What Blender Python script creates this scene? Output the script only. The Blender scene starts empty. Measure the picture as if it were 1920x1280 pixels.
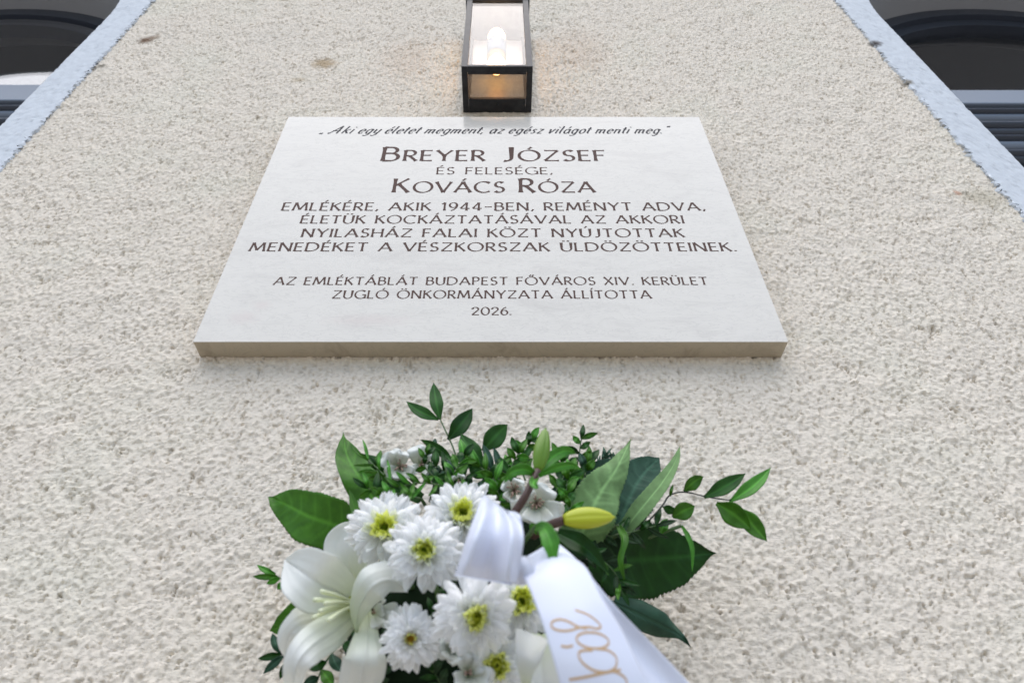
import bpy, math, random
import numpy as np
from mathutils import Vector, Matrix
from mathutils.bvhtree import BVHTree
R = math.radians
random.seed(7); rng = np.random.default_rng(11)
S = bpy.context.scene
C = S.collection

# ------------------------------------------------------------------ camera, sky, sun, exposure
CAMZ, CAMY, PITCH, F = 1.6, -0.70, R(43.35), 1280.0
cam = bpy.data.cameras.new('camera'); camo = bpy.data.objects.new('camera', cam); C.objects.link(camo)
camo.location = (0, CAMY, CAMZ); camo.rotation_euler = (R(90)+PITCH, 0, 0)
cam.sensor_width = 36; cam.lens = 24; cam.shift_x = 21/1920; cam.clip_start = 0.02; cam.clip_end = 2000
cam.dof.use_dof = True; cam.dof.focus_distance = 1.02; cam.dof.aperture_fstop = 6.3; cam.dof.aperture_blades = 7
S.camera = camo
W = bpy.data.worlds.new('World'); S.world = W; W.use_nodes = True
wn = W.node_tree; bg = wn.nodes['Background']; sky = wn.nodes.new('ShaderNodeTexSky')
sky.sky_type = 'NISHITA'; sky.sun_disc = False; sky.sun_elevation = R(75); sky.sun_rotation = R(184)
sky.air_density = 1.0; sky.dust_density = 1.2; sky.ozone_density = 1.3
wn.links.new(sky.outputs[0], bg.inputs[0]); bg.inputs[1].default_value = 0.085
sl = bpy.data.lights.new('sun', 'SUN'); so = bpy.data.objects.new('sun', sl); C.objects.link(so)
sl.energy = 1.5; sl.angle = R(84); sl.color = (1, .965, .92); so.rotation_euler = (R(16), 0, R(-10))   # a veiled sun behind an overcast sky
S.view_settings.view_transform = 'Standard'; S.view_settings.look = 'None'
S.view_settings.exposure = 1.2; S.view_settings.gamma = 1; S.view_settings.use_curve_mapping = False
S.cycles.max_bounces = 12; S.cycles.diffuse_bounces = 8; S.cycles.transparent_max_bounces = 12; S.cycles.use_denoising = True
S.cycles.caustics_reflective = False; S.cycles.caustics_refractive = False

# ------------------------------------------------------------------ helpers
FW = Vector((0, math.cos(PITCH), math.sin(PITCH))); UP = Vector((0, -math.sin(PITCH), math.cos(PITCH)))
CAM = Vector((0, CAMY, CAMZ))
def ray(px, py): return FW + Vector(((px-939)/F, 0, 0)) + UP*((640-py)/F)
def at(px, py, Y):
    d = ray(px, py); return CAM + d*((Y-CAMY)/d.y)
def scale_at(px, py, Y): return ((Y-CAMY)/ray(px, py).y)/F      # metres per pixel there

def mesh(name, V, Fc, mat=None, smooth=True, solid=None):
    m = bpy.data.meshes.new(name)
    V = np.asarray(V, dtype=np.float32).reshape(-1, 3)
    if isinstance(Fc, np.ndarray) and Fc.ndim == 2:
        n, k = Fc.shape
        m.vertices.add(len(V)); m.vertices.foreach_set('co', V.ravel())
        m.loops.add(n*k); m.loops.foreach_set('vertex_index', Fc.astype(np.int32).ravel())
        m.polygons.add(n); m.polygons.foreach_set('loop_start', np.arange(0, n*k, k, dtype=np.int32))
        m.polygons.foreach_set('use_smooth', np.full(n, smooth)); m.update(calc_edges=True)
    else:
        m.from_pydata(V.tolist(), [], Fc); m.update()
        m.polygons.foreach_set('use_smooth', np.full(len(m.polygons), smooth))
    if mat: m.materials.append(mat)
    return m
def link(name, m, parent=None, loc=None, mw=None):
    o = bpy.data.objects.new(name, m); C.objects.link(o)
    if parent: o.parent = parent
    if loc is not None: o.location = loc
    if mw is not None: o.matrix_local = mw
    return o
def tag(o, label=None, cat=None, group=None, kind=None):
    for k, v in (('label', label), ('category', cat), ('group', group), ('kind', kind)):
        if v: o[k] = v
    return o
def thing(name, loc, label, cat, group=None):
    return tag(link(name, None, loc=loc), label, cat, group)
def grid_faces(nu, nv):
    i = np.arange((nu-1)*nv).reshape(nu-1, nv)[:, :-1].ravel()
    return np.stack([i, i+1, i+nv+1, i+nv], 1)
def box(x0, x1, y0, y1, z0, z1, b=0.0):
    V = [(x, y, z) for x in (x0, x1) for y in (y0, y1) for z in (z0, z1)]
    return V, [(0, 1, 3, 2), (4, 6, 7, 5), (0, 4, 5, 1), (2, 3, 7, 6), (0, 2, 6, 4), (1, 5, 7, 3)]
class MB:
    def __init__(s): s.V = []; s.F = []
    def add(s, V, Fc):
        n = len(s.V); s.V += [tuple(v) for v in V]; s.F += [tuple(i+n for i in f) for f in Fc]; return s
    def box(s, *a): return s.add(*box(*a))
    def mesh(s, name, mat, smooth=False): return mesh(name, s.V, s.F, mat, smooth)
def bevel(o, w=0.001, seg=2):
    b = o.modifiers.new('bevel', 'BEVEL'); b.width = w; b.segments = seg; b.limit_method = 'ANGLE'; return o
def catmull(P, n):
    P = [np.array(p, float) for p in P]; k = len(P)
    if k == 2: P = [P[0], (P[0]+P[1])/2, P[1]]; k = 3
    Q = [2*P[0]-P[1]]+P+[2*P[-1]-P[-2]]; out = []
    for j in range(n):
        t = j/(n-1)*(k-1); i = min(int(t), k-2); u = t-i
        a, b, c, d = Q[i], Q[i+1], Q[i+2], Q[i+3]
        out.append(.5*((2*b)+(-a+c)*u+(2*a-5*b+4*c-d)*u*u+(-a+3*b-3*c+d)*u**3))
    return np.array(out)
def tube_vf(P, rad, ns=8):
    P = np.array(P, float); n = len(P); V = []; Fc = []
    T = np.gradient(P, axis=0); T /= np.linalg.norm(T, axis=1)[:, None]+1e-12
    ref = np.array((.3, .2, .93)); ref /= np.linalg.norm(ref)
    for i in range(n):
        a = np.cross(T[i], ref); a /= np.linalg.norm(a)+1e-9; b = np.cross(T[i], a)
        r = rad[i] if hasattr(rad, '__len__') else rad
        for k in range(ns):
            t = 2*math.pi*k/ns; V.append(P[i]+r*(math.cos(t)*a+math.sin(t)*b))
    for i in range(n-1):
        for k in range(ns):
            k2 = (k+1) % ns; Fc.append((i*ns+k, i*ns+k2, (i+1)*ns+k2, (i+1)*ns+k))
    Fc.append(tuple(range(ns))[::-1]); Fc.append(tuple((n-1)*ns+k for k in range(ns)))
    return V, Fc

# ------------------------------------------------------------------ materials
def mat(name, col, rough=.6, **kw):
    m = bpy.data.materials.new(name); m.use_nodes = True; nt = m.node_tree; p = nt.nodes['Principled BSDF']
    p.inputs['Base Color'].default_value = (*col, 1); p.inputs['Roughness'].default_value = rough
    for k, v in kw.items(): p.inputs[k.replace('_', ' ')].default_value = v
    return m
def nodes(m): return m.node_tree, m.node_tree.nodes['Principled BSDF']
def noise(nt, scale, detail=4, rough=.55, vec=None, dist=0):
    n = nt.nodes.new('ShaderNodeTexNoise'); n.inputs['Scale'].default_value = scale
    n.inputs['Detail'].default_value = detail; n.inputs['Roughness'].default_value = rough
    n.inputs['Distortion'].default_value = dist
    if vec is None:
        g = nt.nodes.new('ShaderNodeNewGeometry'); vec = g.outputs['Position']
    nt.links.new(vec, n.inputs['Vector']); return n.outputs['Fac']
def ramp(nt, fac, stops):
    r = nt.nodes.new('ShaderNodeValToRGB'); e = r.color_ramp.elements
    while len(e) < len(stops): e.new(.5)
    for i, (p, c) in enumerate(stops): e[i].position = p; e[i].color = (*c, 1) if len(c) == 3 else c
    nt.links.new(fac, r.inputs[0]); return r.outputs[0]
def mix(nt, fac, a, b, mode='MIX'):
    x = nt.nodes.new('ShaderNodeMix'); x.data_type = 'RGBA'; x.blend_type = mode
    for s, v in ((x.inputs[0], fac), (x.inputs[6], a), (x.inputs[7], b)):
        if isinstance(v, (int, float)): s.default_value = v
        elif isinstance(v, tuple): s.default_value = (*v, 1)
        else: nt.links.new(v, s)
    return x.outputs[2]
def bump(nt, p, h, strength, dist):
    b = nt.nodes.new('ShaderNodeBump'); b.inputs['Strength'].default_value = strength; b.inputs['Distance'].default_value = dist
    nt.links.new(h, b.inputs['Height']); nt.links.new(b.outputs[0], p.inputs['Normal'])
def spot(nt, x, z, rx, rz, wob=.35, edge=.25):                  # a stain or painted lamp glow of its own shape on the wall at (x, z)
    g = nt.nodes.new('ShaderNodeNewGeometry'); mp = nt.nodes.new('ShaderNodeMapping'); mp.vector_type = 'POINT'
    mp.inputs['Location'].default_value = (-x/rx, 0, -z/rz); mp.inputs['Scale'].default_value = (1/rx, 0, 1/rz)
    nt.links.new(g.outputs['Position'], mp.inputs[0])
    l = nt.nodes.new('ShaderNodeVectorMath'); l.operation = 'LENGTH'; nt.links.new(mp.outputs[0], l.inputs[0])
    n = noise(nt, 90, 3); a = nt.nodes.new('ShaderNodeMath'); a.operation = 'MULTIPLY_ADD'
    nt.links.new(n, a.inputs[0]); a.inputs[1].default_value = wob*4; nt.links.new(l.outputs['Value'], a.inputs[2])
    r = nt.nodes.new('ShaderNodeMapRange'); nt.links.new(a.outputs[0], r.inputs[0])
    r.inputs[1].default_value = 1+wob*2+edge; r.inputs[2].default_value = 1+wob*2-edge-.3; return r.outputs[0]

def translucent(m, amount, col):
    nt, p = nodes(m); out = nt.nodes['Material Output']; t = nt.nodes.new('ShaderNodeBsdfTranslucent')
    t.inputs[0].default_value = (*col, 1); mx = nt.nodes.new('ShaderNodeMixShader'); mx.inputs[0].default_value = amount
    nt.links.new(p.outputs[0], mx.inputs[1]); nt.links.new(t.outputs[0], mx.inputs[2]); nt.links.new(mx.outputs[0], out.inputs[0])
    return m

def stains_and_lamp_glow(nt, c):
    for x, y, rx, rz, col, s in ((607, 120, .030, .026, (.46, .34, .20), .9), (560, 150, .02, .012, (.50, .40, .26), .6), (275, 76, .018, .020, (.20, .12, .07), .95),
                                 (292, 70, .012, .016, (.25, .16, .09), .6), (1640, 85, .016, .016, (.06, .05, .045), .95), (1700, 158, .014, .012, (.16, .13, .08), .85),
                                 (1795, 362, .007, .008, (.55, .25, .14), .7), (1840, 372, .040, .030, (.42, .36, .24), .45),
                                 (190, 125, .010, .010, (.12, .10, .07), .7), (1090, 95, .07, .12, (.62, .48, .36), .30), (760, 110, .06, .10, (.62, .48, .36), .30)):  # wide warm patches either side of the lantern: its glow painted onto the wall
        P = at(x, y, 0); k = spot(nt, P.x, P.z, rx, rz)
        mu = nt.nodes.new('ShaderNodeMath'); mu.operation = 'MULTIPLY'; nt.links.new(k, mu.inputs[0]); mu.inputs[1].default_value = s
        c = mix(nt, mu.outputs[0], c, col)
    return c
def wall_material():
    m = mat('cream_render', (.6, .54, .46), .92); nt, p = nodes(m)
    c = ramp(nt, noise(nt, 5, 3), [(.3, (.80, .725, .615)), (.5, (.84, .755, .635)), (.7, (.81, .75, .625))])
    c = mix(nt, ramp(nt, noise(nt, 60, 4), [(.35, (0, 0, 0)), (.75, (.35, .35, .35))]), c, (.70, .63, .50))
    c = stains_and_lamp_glow(nt, c)
    nt.links.new(c, p.inputs['Base Color'])
    g2 = nt.nodes.new('ShaderNodeNewGeometry'); m2 = nt.nodes.new('ShaderNodeMapping'); m2.inputs['Scale'].default_value = (.6, 1, 1.5)
    nt.links.new(g2.outputs['Position'], m2.inputs[0])
    hb = ramp(nt, noise(nt, 300, 5, .62, m2.outputs[0], 0), [(.32, (0, 0, 0)), (.48, (.85,)*3), (.75, (1, 1, 1))])
    bump(nt, p, hb, .6, .0013); return m
M_wall = wall_material()
M_band = mat('pale_blue_paint', (.56, .62, .69), .85); nt, p = nodes(M_band)
nt.links.new(stains_and_lamp_glow(nt, mix(nt, ramp(nt, noise(nt, 160, 3), [(.68, (0, 0, 0)), (.78, (.5,)*3)]), ramp(nt, noise(nt, 70, 4), [(.3, (.585, .62, .655)), (.65, (.66, .70, .735))]), (.36, .40, .45))), p.inputs['Base Color']); bump(nt, p, noise(nt, 500, 4), .4, .0012)
M_soffit = mat('grey_reveal_plaster', (.42, .43, .44), .9); nt, p = nodes(M_soffit); bump(nt, p, noise(nt, 200, 4), .3, .002)
M_frame = mat('slate_window_paint', (.045, .055, .075), .4)
M_rail = mat('blue_grey_window_paint', (.20, .24, .30), .45)
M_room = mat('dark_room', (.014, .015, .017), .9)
M_black = mat('black_lamp_metal', (.022, .024, .028), .42, Specular_IOR_Level=.22); nt, p = nodes(M_black)
nt.links.new(ramp(nt, noise(nt, 60, 4), [(.3, (.018, .019, .022)), (.7, (.04, .042, .046))]), p.inputs['Base Color']); bump(nt, p, noise(nt, 2500, 2), .25, .0003)
def glass(name, rough=.0, tint=(1, 1, 1), ior=1.5, dirt=0.0):
    m = bpy.data.materials.new(name); m.use_nodes = True; nt = m.node_tree; nt.nodes.clear()
    o = nt.nodes.new('ShaderNodeOutputMaterial'); t = nt.nodes.new('ShaderNodeBsdfTransparent'); t.inputs[0].default_value = (*tint, 1)
    g = nt.nodes.new('ShaderNodeBsdfGlossy'); g.inputs['Roughness'].default_value = rough
    f = nt.nodes.new('ShaderNodeFresnel'); gg = nt.nodes.new('ShaderNodeNewGeometry'); mr = nt.nodes.new('ShaderNodeMapRange'); nt.links.new(gg.outputs['Backfacing'], mr.inputs[0]); mr.inputs[3].default_value = ior; mr.inputs[4].default_value = 1/ior; nt.links.new(mr.outputs[0], f.inputs[0]); mx = nt.nodes.new('ShaderNodeMixShader')
    nt.links.new(f.outputs[0], mx.inputs[0]); nt.links.new(t.outputs[0], mx.inputs[1]); nt.links.new(g.outputs[0], mx.inputs[2])
    sh = mx.outputs[0]
    if dirt:
        d = nt.nodes.new('ShaderNodeBsdfDiffuse'); d.inputs[0].default_value = (.55, .5, .45, 1); m2 = nt.nodes.new('ShaderNodeMixShader')
        k = ramp(nt, noise(nt, 60, 5, .7), [(.35, (0, 0, 0)), (.75, (dirt,)*3)])
        nt.links.new(k, m2.inputs[0]); nt.links.new(sh, m2.inputs[1]); nt.links.new(d.outputs[0], m2.inputs[2]); sh = m2.outputs[0]
    nt.links.new(sh, o.inputs[0]); return m
M_glass = glass('window_glass', ior=1.9)
M_lglass = glass('lamp_glass', .02, ior=1.42, dirt=.05)
M_lglass2 = glass('lamp_bottom_glass', .02, (.88, .74, .60), 1.5, dirt=.3)
M_reflect = mat('white_lamp_liner', (.52, .58, .68), .5)
M_socket = mat('grey_lamp_socket', (.20, .25, .29), .4)
def emit(name, col, s):
    m = mat(name, col, .3); p = nodes(m)[1]; p.inputs['Emission Color'].default_value = (*col, 1); p.inputs['Emission Strength'].default_value = s; return m
M_bulb = emit('glowing_bulb', (1, .60, .27), 5)

def stone(name, base, dark, rough, spots=True):
    m = mat(name, base, rough); nt, p = nodes(m)
    g = nt.nodes.new('ShaderNodeNewGeometry'); mp = nt.nodes.new('ShaderNodeMapping'); mp.inputs['Scale'].default_value = (1, 1, 3.0)
    mp.inputs['Rotation'].default_value = (0, R(8), 0)
    nt.links.new(g.outputs['Position'], mp.inputs[0]); v = mp.outputs[0]
    c = ramp(nt, noise(nt, 9, 9, .68, v, .8), [(.30, dark), (.48, base), (.8, tuple(min(1, x*1.05) for x in base))])
    veins = ramp(nt, noise(nt, 22, 7, .62, v, 1.8), [(.475, (0, 0, 0)), (.50, (.42,)*3), (.525, (0, 0, 0))])
    c = mix(nt, veins, c, tuple(x*.72 for x in base))
    if spots:
        for x, y, rx, rz in ((458, 595, .018, .012), (490, 572, .012, .009), (690, 600, .05, .01)):
            P = at(x, y, -.032); k = spot(nt, P.x, P.z, rx, rz, .3, .5)
            mu = nt.nodes.new('ShaderNodeMath'); mu.operation = 'MULTIPLY'; nt.links.new(k, mu.inputs[0]); mu.inputs[1].default_value = .22
            c = mix(nt, mu.outputs[0], c, (.55, .40, .38))
    nt.links.new(c, p.inputs['Base Color'])
    nt.links.new(ramp(nt, noise(nt, 30, 6), [(.3, (rough*.8,)*3), (.7, (rough*1.3,)*3)]), p.inputs['Roughness'])
    return m
M_stone = stone('polished_limestone', (.66, .63, .565), (.585, .555, .50), .13)
M_edge = stone('honed_shaded_limestone_edge', (.47, .40, .29), (.27, .21, .14), .5, False)  # honed edge, with the brown shade of the underside put into its colour
M_ink = mat('brown_letter_paint', (.11, .068, .056), .6, Specular_IOR_Level=.08)
M_ink2 = mat('grey_letter_paint', (.075, .072, .075), .6, Specular_IOR_Level=.08)

def petal_mat(name, tip, base, tl=.3, rough=.5):
    m = mat(name, tip, rough); nt, p = nodes(m)
    a = nt.nodes.new('ShaderNodeAttribute'); a.attribute_name = 'u'
    c = ramp(nt, a.outputs['Fac'], [(0, base), (.35, tuple(.35*b+.65*t for b, t in zip(base, tip))), (.6, tip)])
    c = mix(nt, ramp(nt, noise(nt, 250, 3), [(.3, (0, 0, 0)), (.8, (.25,)*3)]), c, tuple(x*.9 for x in tip))
    nt.links.new(c, p.inputs['Base Color']); translucent(m, tl, tuple(min(1, x*1.0) for x in tip)); return m
M_mum = petal_mat('white_petal', (.97, .975, .98), (.80, .84, .55), .6)
M_mumi = petal_mat('yellow_green_floret', (.90, .93, .30), (.62, .74, .05), .4)
M_half = petal_mat('half_yellow_petal', (.90, .92, .80), (.62, .74, .12), .4)
M_mumc = petal_mat('green_floret', (.24, .36, .02), (.08, .16, .005))
M_orange = petal_mat('ochre_floret', (.62, .38, .05), (.35, .16, .01))
M_lily = petal_mat('lily_petal', (.90, .91, .88), (.55, .64, .34), .42, .42)
M_fil = mat('pale_green_filament', (.74, .78, .52), .4)
M_alst = petal_mat('alstroemeria_petal', (.82, .84, .80), (.60, .66, .42), .3)
M_pink = mat('brown_pink_stamen', (.30, .20, .15), .6)
def leaf_mat(name, top, under, rough=.35, tl=.18):
    m = mat(name, top, rough+.1); nt, p = nodes(m); p.inputs['Specular IOR Level'].default_value = .28
    g = nt.nodes.new('ShaderNodeNewGeometry')
    n = ramp(nt, noise(nt, 90, 4), [(.3, tuple(x*.75 for x in top)), (.7, tuple(min(1, x*1.25) for x in top))])
    a = nt.nodes.new('ShaderNodeAttribute'); a.attribute_name = 'rib'
    n = mix(nt, a.outputs['Fac'], n, tuple(min(1, x*1.9+.01) for x in top))
    c = mix(nt, g.outputs['Backfacing'], n, under)
    nt.links.new(c, p.inputs['Base Color']); bump(nt, p, noise(nt, 600, 3), .25, .0004)
    translucent(m, tl, tuple(min(1, x*1.6+.01) for x in under)); return m
M_leafd = leaf_mat('dark_green_leaf', (.009, .058, .002), (.05, .13, .03))
M_leafm = leaf_mat('mid_green_leaf', (.055, .175, .010), (.08, .20, .04))
M_leafb = leaf_mat('bright_green_leaf', (.075, .27, .025), (.12, .32, .06))
M_leafp = leaf_mat('pale_green_underside', (.17, .30, .11), (.17, .30, .11), .55)
M_leafg = leaf_mat('blue_green_leaf', (.035, .095, .055), (.07, .13, .09), .45)
M_rus = leaf_mat('ruscus_leaf', (.028, .110, .014), (.065, .18, .045), .42)
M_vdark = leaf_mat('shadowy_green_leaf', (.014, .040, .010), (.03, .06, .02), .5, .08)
M_stem = mat('green_stem', (.06, .12, .03), .5); M_stemd = mat('dark_twig', (.035, .04, .035), .6); M_stemb = mat('brown_stem', (.085, .045, .035), .5)
M_bud1 = mat('green_lily_bud', (.12, .24, .006), .4); M_bud2 = mat('yellow_green_lily_bud', (.46, .50, .015), .38)
M_ribbon = mat('white_satin', (.84, .87, .96), .24, Sheen_Weight=.2); nt, p = nodes(M_ribbon)
p.inputs['Anisotropic'].default_value = .4; translucent(M_ribbon, .22, (.8, .82, .9))
M_gold = mat('gold_print', (.55, .36, .19), .4)
M_foam = mat('dark_wet_foam', (.008, .016, .007), .95, Specular_IOR_Level=.05)
M_paving = mat('pavement', (.30, .28, .25), .9); nt, p = nodes(M_paving)
nt.links.new(ramp(nt, noise(nt, 3, 6), [(.3, (.25, .23, .21)), (.7, (.34, .32, .29))]), p.inputs['Base Color'])

# ------------------------------------------------------------------ setting: ground
m = mesh('pavement', [(-60, -90, 0), (60, -90, 0), (60, 0, 0), (-60, 0, 0)], [(0, 1, 2, 3)], M_paving, False)
tag(link('pavement', m), kind='structure')

# ------------------------------------------------------------------ facade
fac = thing('house_facade', (0, 0, 0), 'cream rough-rendered house wall between two arched windows with pale blue borders', 'building')
# height field of the trowelled render, 1 mm texels, periodic
N = 2048
def band(lx, lz, width, seed):
    r = np.random.default_rng(seed); n = np.fft.rfft2(r.standard_normal((N, N)).astype(np.float32))
    fz = np.fft.fftfreq(N)[:, None]*lz; fx = np.fft.rfftfreq(N)[None, :]*lx
    k = np.sqrt(fz*fz+fx*fx)+1e-6; n *= np.exp(-(np.log(k)/width)**2); h = np.fft.irfft2(n, s=(N, N)); return (h/h.std()).astype(np.float32)
n_a = band(22, 11, .85, 1); n_b = band(9.0, 4.6, .70, 2); n_c = band(90, 60, .7, 3); n_d = band(4.0, 3, .4, 4)
_x = .62*n_a+.72*n_b+.24*n_d+1.25+.45*n_c
plate = -np.log1p(np.exp(-2.6*_x))/1.15+.7*np.tanh(_x)                        # flat plateaus with narrow pits between
H = (.0014*plate+.0010*n_a+.00095*n_b+.00045*n_c+.00045*n_d).astype(np.float32)
pit = np.clip(-(n_a*.6+n_b*.7)-1.75, 0, .6)               # occasional deeper holes
H -= .0040*pit
_j = np.arange(N)[:, None]; _i = np.arange(N)[None, :]
for _ in range(2):                                                 # plaster sags: every lump leans down over a small ledge
    hs = (H-H.mean())/H.std(); jj = (_j+1.6*np.clip(hs, -2.5, 2)) % N; j0 = np.floor(jj).astype(int) % N; fj = (jj-np.floor(jj)).astype(np.float32)
    H = H[j0, _i]*(1-fj)+H[(j0+1) % N, _i]*fj
def hmap(A, x, z):
    u = (x*1000) % N; v = (z*1000) % N; i = np.floor(u).astype(int) % N; j = np.floor(v).astype(int) % N
    fu = u-np.floor(u); fv = v-np.floor(v); i2 = (i+1) % N; j2 = (j+1) % N
    return A[j, i]*(1-fu)*(1-fv)+A[j, i2]*fu*(1-fv)+A[j2, i]*(1-fu)*fv+A[j2, i2]*fu*fv
def stucco(name, xs, zs, y=0, amp=1.0, parent=None, mt=None):
    X, Z = np.meshgrid(xs, zs, indexing='ij'); h = hmap(H, X, Z); sink = .006*np.clip((X-BEDGE[1]-.004)/.004, 0, 1)+.006*np.clip((BEDGE[0]-.004-X)/.004, 0, 1)
    if abs(xs[0]) > 1 or abs(xs[-1]) > 1: sink = 0
    V = np.stack([X, y+sink-h*amp, Z], -1).reshape(-1, 3)
    return link(name, mesh(name, V, grid_faces(len(xs), len(zs)), mt or M_wall), parent)
BEDGE = (at(0, 240, 0).x+.083, at(1920, 318, 0).x-.083)
zs = [1.72]
while zs[-1] < 3.62: zs.append(zs[-1]+.0016+.0012*(zs[-1]-1.72)/1.9)
stucco('wall', np.arange(-.935, .9351, .0019), np.array(zs), 0, 1, fac)
zt = zs[-1]
stucco('wall_base', np.arange(-.935, .9361, .011), np.linspace(0, 1.72, 160), 0, 1, fac)
stucco('wall_top', np.arange(-.935, .9361, .011), np.linspace(zt, 5.2, 150), 0, 1, fac)
WR = .60; WX = {-1: -1.0-WR, 1: .968+WR}; SPR = CAMZ+1.78; SILL = CAMZ+.2-.75; YW = .20
WX = {-1: at(0, 240, 0).x-WR, 1: at(1920, 318, 0).x+WR}
BW = .083
def arch_pts(cx, r, z0, zs_, n=40, side=1):
    """opening outline: up one jamb, round the arch, down the other"""
    P = [(cx-r, z) for z in np.linspace(z0, zs_, 120)]
    P += [(cx-r*math.cos(a), zs_+r*math.sin(a)) for a in np.linspace(0, math.pi, 160)[1:-1]]
    P += [(cx+r, z) for z in np.linspace(zs_, z0, 120)]
    return np.array(P)
for sd in (-1, 1):
    cx = WX[sd]
    # the wall beyond and above the window
    xa, xb = (cx-WR-.04, -2.9) if sd < 0 else (cx+WR+.04, 2.9)
    xs = np.arange(min(xa, xb), max(xa, xb), .012); stucco('wall_side', xs, np.linspace(0, 5.2, 430), 0, 1, fac)
    ns = 110; V = []; xs = np.linspace(cx-WR-.04, cx+WR+.04, 90)
    for x in xs:
        d = min(1, abs(x-cx)/(WR+.02)); zb = SPR+(WR+.02)*math.sqrt(max(0, 1-d*d))+(.0 if d < 1 else -.3)
        for z in np.linspace(zb, 5.2, ns): V.append((x, 0-float(hmap(H, np.array(x), np.array(z))), z))
    link('wall_above_window', mesh('wall_above_window', V, grid_faces(90, ns), M_wall), fac)
    stucco('wall_below_window', xs, np.linspace(0, SILL, 90), 0, 1, fac)
    # painted border round the opening, a few mm proud of the render
    inn = arch_pts(cx, WR, SILL, SPR, side=sd)
    th = []; nP = len(inn)
    # outer edge keeps straight a little higher than the inner one
    P = [(cx-WR-BW, z) for z in np.linspace(SILL, SPR+.17, 140)]
    P += [(cx-(WR+BW)*math.cos(a), SPR+.17+(WR+BW-.10)*math.sin(a)) for a in np.linspace(0, math.pi, 120)[1:-1]]
    P += [(cx+WR+BW, z) for z in np.linspace(SPR+.17, SILL, 140)]
    out = np.array(P)
    def resample(Q, n):
        d = np.r_[0, np.cumsum(np.linalg.norm(np.diff(Q, axis=0), axis=1))]; t = np.linspace(0, d[-1], n)
        return np.stack([np.interp(t, d, Q[:, 0]), np.interp(t, d, Q[:, 1])], 1)
    n = 1500; I = resample(inn, n); O = resample(out, n); nv = 32
    w = np.linspace(0, 1, nv)[None, :, None]; G = I[:, None]*(1-w)+O[:, None]*w
    wob = (hmap(n_b, G[..., 0]*.7, G[..., 1]*.7)*.0035)*(w[..., 0] > .93)
    X = G[..., 0]+wob*np.sign(G[..., 0]-cx); Z = G[..., 1]; hh = hmap(H, X*.8+.3, Z*.8)*.42
    Y = -.0040-hh; Y[:, -1] = .004; Y[:, 0] = .004; 
    V = np.stack([X, Y, Z], -1).reshape(-1, 3)
    link('window_border', mesh('window_border', V, grid_faces(n, nv), M_band), fac)
    # reveal
    n = 200; I = resample(inn, n); V = [(a, y, b) for a, b in I for y in (.003, YW+.12)]
    link('window_reveal', mesh('window_reveal', V, grid_faces(n, 2), M_soffit), fac)
    # window set back in the opening
    wd = link('window', None, fac, (cx, YW, SPR)); s0 = SILL-SPR
    def ringband(r0, r1, y0, y1, name, mt, parent=wd, zl=None):
        zl = s0 if zl is None else zl; V = []
        pr = [(r1, y0), (r0, y0), (r0, y1), (r1, y1)]
        th_ = np.linspace(0, math.pi, 64)
        path = [(-1, 0, zl)]+[(-math.cos(a), math.sin(a), 0) for a in th_]+[(1, 0, zl)]
        for c_, s_, zo in path:
            for r_, y_ in pr: V.append((r_*c_, y_, r_*s_+zo))
        k = len(path); Fc = [(i*4+j, i*4+(j+1) % 4, (i+1)*4+(j+1) % 4, (i+1)*4+j) for i in range(k-1) for j in range(4)]
        return link(name, mesh(name, V, Fc, mt, False), parent)
    ringband(WR-.045, WR+.01, .0, .07, 'outer_frame', M_frame)
    ringband(WR-.085, WR-.045, .018, .06, 'inner_frame', M_frame, zl=.04)
    z_lo, z_hi = (at(60, 192, YW).z, at(60, 162, YW).z) if sd < 0 else (at(1880, 198, YW).z, at(1880, 172, YW).z)
    b = MB().box(-WR+.002, WR-.002, -.006, .075, z_lo-SPR, z_hi-SPR); bevel(link('transom', b.mesh('transom', M_rail), wd), .004)
    rows = [(206, 200), (220, 209), (232, 223), (247, 236), (256, 250), (273, 259), (285, 277), (298, 288)]
    off = -6 if sd < 0 else 0
    for k, (yl, yh) in enumerate(rows):
        xx = 60 if sd < 0 else 1880; dp = (-.0, .012)[k % 2]
        za, zb_ = at(xx, yl+off, YW+dp).z-SPR, at(xx, yh+off, YW+dp).z-SPR
        V = []; nn = 7
        for i in range(nn):
            a = i/(nn-1); V += [(-WR+.05, dp+.012*(1-math.sin(a*math.pi)), za+(zb_-za)*a), (WR-.05, dp+.012*(1-math.sin(a*math.pi)), za+(zb_-za)*a)]
        V += [(-WR+.05, dp+.03, zb_), (WR-.05, dp+.03, zb_), (-WR+.05, dp+.03, za), (WR-.05, dp+.03, za)]
        Fc = [(2*i, 2*i+1, 2*i+3, 2*i+2) for i in range(nn+1)]+[(2*nn+2, 2*nn+3, 1, 0)]
        link('shutter_slat', mesh('shutter_slat', V, Fc, M_rail if k in (1, 5) else M_frame), wd)
    b = MB().box(-WR+.05, WR-.05, .034, .05, at(60 if sd < 0 else 1880, 318, YW).z-SPR-.05, z_lo-SPR-.001); link('shutter_backing', b.mesh('shutter_backing', M_frame), wd)
    b = MB().box(-WR+.02, WR-.02, .01, .06, s0, s0+.07); link('bottom_rail', b.mesh('bottom_rail', M_rail), wd)
    # fanlight pane: half-disc
    tilt = 0 if sd < 0 else .07
    V = [(0, .035+tilt*0, z_hi-SPR)]; zb_ = z_hi-SPR
    th_ = [a for a in np.linspace(0, math.pi, 60)]
    V = []
    for a in th_:
        x, z = -(WR-.06)*math.cos(a), max((WR-.06)*math.sin(a), zb_); V += [(x, .008+tilt*(z-zb_), z), (x, .013+tilt*(z-zb_), z)]
    k = len(th_); Fc = [tuple(range(0, 2*k, 2)), tuple(range(1, 2*k, 2))[::-1]]+[(2*i, 2*i+1, 2*i+3, 2*i+2) for i in range(k-1)]
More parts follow.
